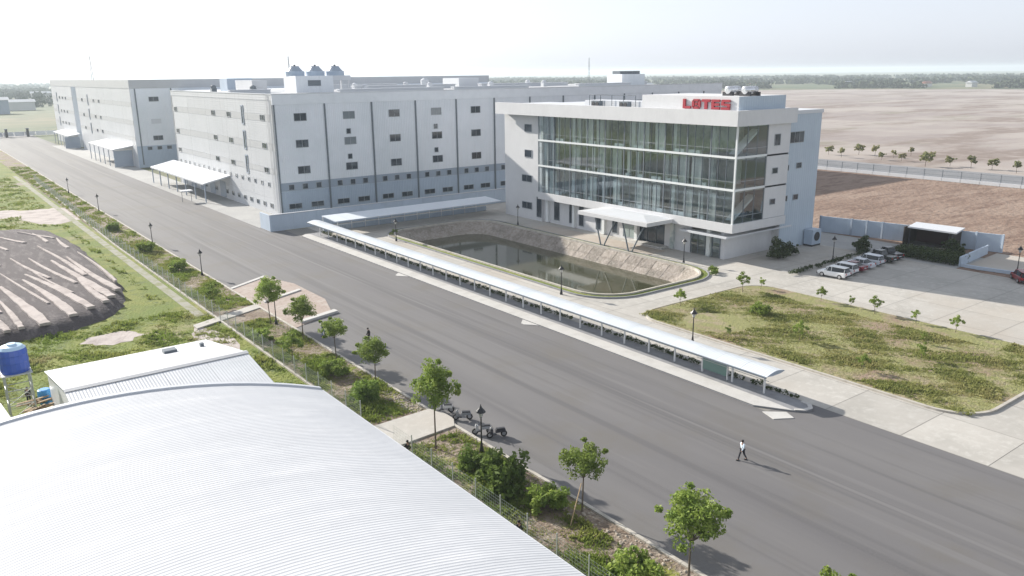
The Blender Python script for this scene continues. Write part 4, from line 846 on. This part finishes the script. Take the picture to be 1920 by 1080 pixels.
tufts('island_grass', (71.8, 28, 95.5, 68.4), 17000, .05, .26, 5, leafy(mat('island_blades', (.25, .27, .085), .8, var=[(.15, (.33, .31, .13), .42, .6), (.8, (.17, .2, .06), .5, .65)])), .13, lambda x, y: ((x < 92.5) | (y < 34)) & ~((x-76.5)**2/20+(y-60)**2/22 < .8))
# stones and clods beside the near kerb
r = random.Random(8)
mb = MB()
for k in range(420):
    x = r.uniform(33.2, 34.7); y = r.uniform(20, 40) if k % 2 else r.uniform(59, 66); s = r.uniform(.04, .16); mb.lathe([(s, .02), (s*.9, s*.7), (s*.4, s)], x, y, 5)
struct('rubble', mb, mat('pale_rubble', (.38, .33, .27), .9), 'stuff')
# far young trees
FT = [tree_proto(51, 1.5, 3.9, leafy(mat('far_tree_leaves', (.25, .27, .12), .8, var=[(.5, (.3, .28, .14), .45, .6)])), .3, 20, 26, .07), tree_proto(52, 1.2, 3.6, MATS['far_tree_leaves'], .28, 14, 26, .07)]
pos = [(270, 165.7, .9), (264.8, 157.5, .95), (277.7, 158.4, 1.05), (278.3, 152.6, 1.05), (266.6, 143.6, .75), (276, 144.5, .75), (268.1, 137.5, .75), (287.3, 144.1, .85), (258, 124.5, 1.25), (278.5, 132.4, .8), (264.1, 119.7, .9), (262.9, 112.8, 1.1), (264.6, 107.4, .95), (260.5, 99, 1.0)]
ords = ['first', 'second', 'third', 'fourth', 'fifth', 'sixth', 'seventh', 'eighth', 'ninth', 'tenth', 'eleventh', 'twelfth', 'thirteenth', 'last']
for k, (x, y, s) in enumerate(pos): plant('young_tree', FT[k % 2], (x, y, 0), ('largest darkest young tree beyond the far fence' if k == 8 else 'young tree beyond the far fence, %s from the left' % ords[k]), 'tree', 'young trees beyond the far fence', s, k)

# ------------------------------------------------------------------ distance: woods, houses, masts
g = np.random.default_rng(77)
def wood(name, n, dmin, dmax, a0, a1, size, sd_, m_, pw=1.0):
    g = np.random.default_rng(sd_); d = dmin+(dmax-dmin)*g.random(n)**pw; a = np.radians(g.uniform(a0, a1, n)); dens = np.sin(d*.006+sd_)+np.sin(a*40+d*.002)
    k_ = dens > -.6; d, a = d[k_], a[k_]; x, y = d*np.sin(a), d*np.cos(a); n = len(x); h_ = g.uniform(5, 11, n)
    K = 16; X = np.repeat(x, K)+g.normal(size=n*K)*3.2; Y = np.repeat(y, K)+g.normal(size=n*K)*3.2; Z = np.abs(np.repeat(h_, K)*g.uniform(.1, 1, n*K))
    P = np.stack([X, Y, Z], 1); m2 = n*K; u = g.normal(size=(m2, 3)); u /= np.linalg.norm(u, axis=1)[:, None]; v = np.cross(u, g.normal(size=(m2, 3))); v /= np.linalg.norm(v, axis=1)[:, None]; s = size*g.uniform(.6, 1.2, m2)[:, None]
    V = np.stack([P-u*s, P+v*s, P+u*s, P-v*s], 1).reshape(-1, 3); o = link(name, quads(name, m_, V)); o['kind'] = 'stuff'; return o
far_leaf = mat('far_wood_leaves', (.03, .05, .022), .9, var=[(.01, (.05, .07, .03), .45, .6)])
wood('far_woodland', 2600, 1440, 1900, 43, 80, 2.6, 1, far_leaf)
wood('far_woodland', 3600, 1900, 3600, 15, 80, 4.5, 2, far_leaf)
wood('far_woodland', 2400, 1300, 4200, -5, 45, 4.5, 3, far_leaf, .8)
wood('scrub', 420, 950, 1700, -4, 20, 2.0, 4, far_leaf)
wh = mat('far_house_wall', (.6, .6, .58), .8); rf = mat('red_tile_roof', (.3, .12, .08), .8); gyr = mat('grey_sheet_roof', (.5, .52, .54), .6)
hs = [(1180, 660, 'white'), (1235, 610, 'red'), (1270, 560, 'grey'), (1330, 500, 'white'), (1120, 830, 'red'), (1010, 960, 'grey'), (1400, 420, 'red'), (860, 1100, 'white'), (1210, 720, 'grey'), (1500, 560, 'white'), (1300, 640, 'red')]
for k, (x, y, c_) in enumerate(hs):
    s = 1.12; x *= s; y *= s
    t = thing('far_house', 'distant pale house with %s roof at the tree line, number %s from the right edge of the view' % (c_, ords[k % 11]) if False else 'distant house with %s roof, %s' % ({'white': 'a white', 'red': 'a red', 'grey': 'a grey'}[c_], ['above the right end of the bare soil', 'beyond the wasteland in the middle', 'right of the office roof', 'nearest the right edge', 'just right of the sign box', 'behind the factory roof end', 'beyond the far fence end', 'behind the roof condensers', 'left of its white neighbour', 'farthest away', 'between two taller crowns'][k]), 'house', (x, y, 0), 'far houses at the tree line')
    w_, d_, h_ = 14+3*(k % 3), 10, 5+k % 3
    part('wall', MB().box(x-w_/2, y-d_/2, 0, x+w_/2, y+d_/2, h_), wh, t)
    part('roof', MB().poly([(x-w_/2-1, y-d_/2-1, h_), (x+w_/2+1, y-d_/2-1, h_), (x+w_/2, y, h_+3), (x-w_/2, y, h_+3)]).poly([(x-w_/2, y, h_+3), (x+w_/2, y, h_+3), (x+w_/2+1, y+d_/2+1, h_), (x-w_/2-1, y+d_/2+1, h_)]).poly([(x-w_/2-1, y-d_/2-1, h_), (x-w_/2, y, h_+3), (x-w_/2-1, y+d_/2+1, h_)]), {'white': wh, 'red': rf, 'grey': gyr}[c_], t)
for k, (x, y, w_, d_, h_, l_) in enumerate(((72, 850, 22, 14, 12, 'tall grey shed far beyond the end of the road at the left edge'), (100, 930, 26, 14, 8, 'low white roofed shed far beyond the end of the road'), (30, 1150, 20, 12, 8, 'pale blue building in the haze at the far left'), (170, 1320, 24, 12, 10, 'small pale building in the haze left of the factory corner'))):
    t = thing('far_shed', l_, 'shed', (x, y, 0), 'far sheds on the left'); part('wall', MB().box(x-w_/2, y-d_/2, 0, x+w_/2, y+d_/2, h_), stripe2_m if k == 0 else wh, t)
    part('roof', MB().poly([(x-w_/2-1, y-d_/2-1, h_), (x+w_/2+1, y-d_/2-1, h_), (x+w_/2+1, y, h_+2.5), (x-w_/2-1, y, h_+2.5)]).poly([(x-w_/2-1, y, h_+2.5), (x+w_/2+1, y, h_+2.5), (x+w_/2+1, y+d_/2+1, h_), (x-w_/2-1, y+d_/2+1, h_)]), gyr, t)
for (x, y, h_, l_) in ((-8+8, 620, 44, None), (640, 700, 46, 'thin lattice mast on the horizon above the office sign'), (260, 640, 45, 'thin lattice mast on the horizon above the factory roof, right of the cooling towers'), (125, 690, 46, 'faint lattice pylon in the haze above the left end of the factory')):
    if not l_: continue
    t = thing('lattice_mast', l_, 'mast', (x, y, 0)); mb = MB()
    for sx, sy in ((-1, -1), (1, -1), (1, 1), (-1, 1)): mb.tube((x+sx*1.4, y+sy*1.4, 0), (x+sx*.2, y+sy*.2, h_), .12, 4)
    for q in range(12):
        z0, z1 = h_*q/12, h_*(q+1)/12; a, b_ = 1.4-1.2*q/12, 1.4-1.2*(q+1)/12; mb.tube((x-a, y-a, z0), (x+b_, y-b_, z1), .06, 3); mb.tube((x+a, y-a, z0), (x+b_, y+b_, z1), .06, 3)
    part('frame', mb, pipe_m, t)

# ------------------------------------------------------------------ vehicles
def car_meshes(kind):
    # stations along length (y from rear -L/2 to front): y, half width, z bottom, belt z, roof z (None: no cabin), roof half width
    if kind == 'suv':
        L = 4.6; st = [(-2.3, .72, .45, .75, None, 0), (-2.25, .84, .35, 1.02, 1.05, .7), (-2.0, .9, .3, 1.06, 1.55, .66), (-1.5, .92, .26, 1.04, 1.68, .68), (0, .93, .25, 1.0, 1.7, .7), (.5, .93, .25, .99, 1.64, .68), (1.15, .92, .26, .98, 1.02, .7), (1.9, .88, .3, .9, None, 0), (2.2, .8, .36, .75, None, 0), (2.3, .66, .45, .6, None, 0)]
    elif kind == 'sedan':
        L = 4.5; st = [(-2.25, .7, .45, .8, None, 0), (-2.15, .84, .32, .95, None, 0), (-1.6, .88, .28, .97, 1.0, .68), (-1.0, .9, .25, .94, 1.4, .62), (-.3, .9, .24, .92, 1.46, .63), (.3, .9, .24, .91, 1.42, .62), (1.0, .89, .25, .9, .95, .66), (1.8, .86, .28, .82, None, 0), (2.15, .76, .34, .68, None, 0), (2.25, .62, .42, .56, None, 0)]
    else:
        L = 5.3; st = [(-2.65, .88, .55, 1.08, None, 0), (-2.6, .93, .5, 1.1, None, 0), (-.85, .93, .42, 1.1, None, 0), (-.8, .93, .42, 1.1, 1.12, .74), (-.6, .93, .42, 1.1, 1.72, .7), (.2, .94, .4, 1.08, 1.78, .71), (.6, .94, .4, 1.06, 1.7, .7), (1.3, .93, .4, 1.04, 1.08, .72), (2.3, .9, .45, .98, None, 0), (2.6, .8, .5, .85, None, 0), (2.65, .7, .55, .75, None, 0)]
    body = MB(); rows = []
    for (y, hw, zb, zt, zr, rw_) in st: rows.append([(-hw*.9, y, zb), (-hw, y, zb+.15), (-hw, y, zt-.12), (-hw*.93, y, zt), (hw*.93, y, zt), (hw, y, zt-.12), (hw, y, zb+.15), (hw*.9, y, zb)])
    for a, b_ in zip(rows, rows[1:]):
        for j in range(8): jj = (j+1) % 8; body.poly([a[j], a[jj], b_[jj], b_[j]][::-1])
    body.poly(rows[0][::-1]).poly(rows[-1])
    gl = MB(); rf_ = MB(); cab = [(y, hw*.9, zt-.02, zr, rw_) for (y, hw, zb, zt, zr, rw_) in st if zr]
    for a, b_ in zip(cab, cab[1:]):
        for s_ in (-1, 1): q = [(s_*a[1], a[0], a[2]), (s_*b_[1], b_[0], b_[2]), (s_*b_[4], b_[0], b_[3]-.05), (s_*a[4], a[0], a[3]-.05)]; gl.poly(q if s_ > 0 else q[::-1])
        steep = abs(b_[3]-a[3]) > .28; q = [(-a[4], a[0], a[3]-.05), (a[4], a[0], a[3]-.05), (b_[4], b_[0], b_[3]-.05), (-b_[4], b_[0], b_[3]-.05)]; gl.poly(q)
        if not steep: rf_.box(-a[4], a[0], max(a[3], b_[3])-.06, a[4], b_[0], max(a[3], b_[3]))
    for a, b_ in zip(cab[1:-1], cab[2:-1]): pass
    pl = MB()
    for i in (1, len(cab)//2, len(cab)-2):
        a = cab[i]
        for s_ in (-1, 1): pl.tube((s_*(a[1]+.01), a[0]+(.25 if i == len(cab)-2 else 0), a[2]), (s_*(a[4]+.02), a[0], a[3]-.03), .04, 4)
    return L, body, gl, rf_, pl
def make_car(kind, col, cname, label, loc, rz=0):
    L, body, gl, rf_, pl = car_meshes(kind); pm_ = paint(cname, col)
    t = thing('parked_car' if kind != 'pickup' else 'pickup_truck', label, 'car' if kind != 'pickup' else 'pickup truck', (0, 0, 0), 'cars parked beside the office', rz)
    b = part('body', body, pm_, t, True); part('window_glass', gl, cglass_m, t); part('roof', rf_, pm_, t); part('pillar', pl, pm_, t)
    wr = .35 if kind != 'pickup' else .4; hw = .93
    for sy in (-1, 1):
        for sx in (-1, 1):
            y = sy*L*.3; w_ = part('wheel', MB().tube((sx*(hw-.2), y, wr), (sx*(hw+.02), y, wr), wr, 16), tyre_m, t); part('rim', MB().tube((sx*(hw+.015), y, wr), (sx*(hw+.035), y, wr), wr*.62, 10), rim_m, w_)
    for sx in (-1, 1):
        part('headlight', MB().box(sx*.62-.16, L/2-.16, .64, sx*.62+.16, L/2-.05, .78), lampg_m, t); part('tail_light', MB().box(sx*.7-.1, -L/2-.01, .72, sx*.7+.1, -L/2+.08, .98), mat('tail_red', (.4, .02, .02), .3), t)
        part('mirror', MB().box(sx*1.0-.1, L*.16, 1.0, sx*1.0+.1, L*.16+.12, 1.15), pm_, t)
    part('bumper', MB().box(-.82, -L/2-.05, .38, .82, -L/2+.15, .6), dark_m if kind != 'sedan' else pm_, t); part('bumper', MB().box(-.78, L/2-.15, .34, .78, L/2+.03, .52), dark_m if kind != 'sedan' else pm_, t)
    part('number_plate', MB().box(-.26, -L/2-.07, .62, .26, -L/2-.03, .74), cap_m, t)
    t.location = loc; return t
WH = (.75, .76, .77)
make_car('suv', WH, 'white', 'white sport utility car parked at the sunlit left end of the row', (108.4, 63.9, 0), .06)
make_car('suv', WH, 'white', 'white car with a dark roofline parked second in the row, behind the leftmost one', (111.5, 64.4, 0), .04)
make_car('sedan', (.16, .015, .03), 'dark_red', 'dark red saloon parked third, between white and silver cars', (114.3, 64.6, 0), .03)
make_car('sedan', (.55, .57, .62), 'silver', 'silver saloon parked right next to the dark red one', (117, 64.8, 0), .03)
make_car('suv', (.6, .63, .68), 'silver_blue', 'pale silver sport utility car, last light one before the dark trucks', (120, 65, 0), .02)
make_car('pickup', (.045, .05, .045), 'dark_green', 'dark pickup truck parked in the shade after the silver cars', (123.8, 65.2, 0), -.1)
make_car('pickup', (.03, .03, .035), 'black', 'black pickup truck standing farthest right in the shaded row', (127, 65.6, 0), -.35)
make_car('suv', (.2, .015, .025), 'red', 'dark red car cut off by the right edge of the photo', (126.8, 45.4, 0), -.9)
def make_bike(col, label, loc, rz):
    t = thing('motorbike', label, 'motorbike', (0, 0, 0), 'motorbikes parked at the kerb', rz); pm_ = paint('bike_'+col[0], col[1])
    for y in (-.62, .62): w_ = part('wheel', MB().tube((-.05, y, .29), (.05, y, .29), .29, 14), tyre_m, t); part('rim', MB().tube((-.055, y, .29), (.055, y, .29), .17, 8), rim_m, w_)
    part('body', MB().prism([(-.13, -.75), (.13, -.75), (.15, .1), (-.15, .1)], .45, .72).prism([(-.17, .35), (.17, .35), (.13, .6), (-.13, .6)], .35, .85), pm_, t)
    part('seat', MB().box(-.14, -.7, .73, .14, .05, .83), dark_m, t); part('fork', MB().tube((0, .62, .29), (0, .42, 1.0), .035, 6), steel_m, t)
    part('handlebar', MB().tube((-.33, .4, 1.02), (.33, .4, 1.02), .025, 6), dark_m, t); part('headlight', MB().box(-.08, .5, .82, .08, .58, .95), lampg_m, t); part('footboard', MB().box(-.17, .05, .28, .17, .4, .36), dark_m, t)
    t.location = loc
make_bike(('white', (.6, .6, .6)), 'white motorbike at the kerb, nearest the tall pale trunked tree', (35.9, 58.2, 0), .9)
make_bike(('grey', (.25, .26, .28)), 'grey motorbike at the kerb, left of the lantern lamp', (36.3, 55.8, 0), 1.0)
make_bike(('silver', (.5, .5, .54)), 'pale motorbike at the kerb directly behind the lantern lamp', (36.0, 52.3, 0), 1.1)
make_bike(('dark', (.05, .05, .06)), 'dark motorbike at the kerb right of the lantern lamp', (36.6, 51.0, 0), 1.2)

# ------------------------------------------------------------------ people
def skin_obj(name, pts, edges, rad, m_, parent, sub=1):
    me = bpy.data.meshes.new(name); me.from_pydata(pts, edges, []); me.materials.append(m_)
    o = link(name, me, parent); md = o.modifiers.new('skin', 'SKIN'); md.use_smooth_shade = True
    sv = me.skin_vertices[0].data
    for i, r_ in enumerate(rad): sv[i].radius = (r_, r_) if not isinstance(r_, tuple) else r_
    sv[0].use_root = True
    s_ = o.modifiers.new('sub', 'SUBSURF'); s_.levels = sub; s_.render_levels = sub; return o
def person(label, loc, rz, shirt, trousers, stride=.3, bend=0, hat=None, sit=False):
    t = thing('person', label, 'person', loc, None, rz)
    # facing -Y locally
    s = stride; b = bend
    hip = (0, 0, .95); wst = (0, -.02-b*.1, 1.1); chest = (0, -.03-b*.25, 1.32); neck = (0, -.05-b*.38, 1.5); head = (0, -.08-b*.42, 1.62); top = (0, -.07-b*.43, 1.72)
    P = [hip, wst, chest, neck, head, top,
         (-.09, -s*.02, .9), (-.1, -s*.45, .5), (-.1, -s*.75, .09), (-.1, -s*.75-.16, .04),
         (.09, s*.02, .9), (.1, s*.25, .5), (.1, s*.85, .13), (.1, s*.8-.13, .04),
         (-.18, -.03-b*.3, 1.42), (-.23, .06+s*.2-b*.2, 1.17), (-.24, -.02+s*.35-b*.3, .93), (-.24, -.05+s*.4-b*.3, .84),
         (.18, -.03-b*.3, 1.42), (.23, .0-s*.3-b*.2, 1.17), (.24, -.12-s*.5-b*.3, .96), (.24, -.15-s*.6-b*.3, .88)]
    E = [(0, 1), (1, 2), (2, 3), (3, 4), (4, 5), (0, 6), (6, 7), (7, 8), (8, 9), (0, 10), (10, 11), (11, 12), (12, 13), (2, 14), (14, 15), (15, 16), (16, 17), (2, 18), (18, 19), (19, 20), (20, 21)]
    Rr = [(.14, .11), (.13, .1), (.16, .11), .05, .095, .06, .085, .055, .04, .035, .085, .055, .04, .035, .055, .042, .032, .03, .055, .042, .032, .03]
    skin_obj('body', P, E, Rr, skin_m, t)
    sh = [0, 1, 2, 14, 15, 16, 18, 19, 20]; ix = {a: i for i, a in enumerate(sh)}
    skin_obj('shirt', [P[i] for i in sh], [(ix[a], ix[c]) for a, c in E if a in ix and c in ix], [(.165, .135), (.155, .125), (.19, .14), .075, .06, .05, .075, .06, .05], shirt, t)
    tr = [0, 6, 7, 8, 10, 11, 12]; ix = {a: i for i, a in enumerate(tr)}
    skin_obj('trousers', [P[i] for i in tr], [(ix[a], ix[c]) for a, c in E if a in ix and c in ix], [(.16, .13), .11, .08, .065, .11, .08, .065], trousers, t)
    hx, hy, hz_ = head
    part('hair', MB().lathe([(.1, hz_-.02), (.115, hz_+.05), (.09, hz_+.12), (.03, hz_+.15)], hx, hy+.015, 10), hat or hair_m, t).location = (0, 0, 0)
    part('nose', MB().box(hx-.015, hy-.125, hz_-.02, hx+.015, hy-.09, hz_+.02), skin_m, t).location = (0, 0, 0)
    for sx in (-1, 1): part('shoe', MB().box(sx*.1-.05, (-s*.75 if sx < 0 else s*.8)-.19, 0, sx*.1+.05, (-s*.75 if sx < 0 else s*.8)+.08, .09), dark_m, t).location = (0, 0, 0)
    return t
_part = part
def part(name, mb, m, parent, smooth=False, kind=None):   # parts of people are given in local coordinates
    if parent is not None and parent.name.startswith('person'):
        return link(name, mb.mesh(name, m, (0, 0, 0), smooth), parent)
    return _part(name, mb, m, parent, smooth, kind)
cl = lambda n_, c_: mat('cloth_'+n_, c_, .9)
person('person in a pale blue shirt and dark trousers walking across the open road', (49.5, 35.5, 0), R(-37-62), cl('pale_blue', (.62, .72, .8)), cl('dark', (.03, .03, .04)), .42)
person('person in a blue top and light blue trousers beside the kerb trees', (36.6, 86.0, 0), R(-60), cl('navy', (.03, .05, .14)), cl('light_blue', (.18, .25, .42)), .2)
person('person in dark clothes on the road behind a kerbside tree crown', (39.8, 80.6, 0), R(-130), cl('black', (.025, .025, .03)), cl('dark', (.03, .03, .04)), .25)
person('person in dark clothes standing by the fence gap beside the hall roof', (28.5, 52.1, 0), R(20), cl('black', (.025, .025, .03)), cl('dark', (.03, .03, .04)), .1)
person('person with only dark head and shoulders showing above the hall roof edge', (28.3, 37.2, 0), R(10), cl('black', (.025, .025, .03)), cl('dark', (.03, .03, .04)), .1)
person('person in dark clothes standing behind the timber stack', (5.9, 84.6, 0), R(-20), cl('black', (.025, .025, .03)), cl('dark', (.03, .03, .04)), .08)
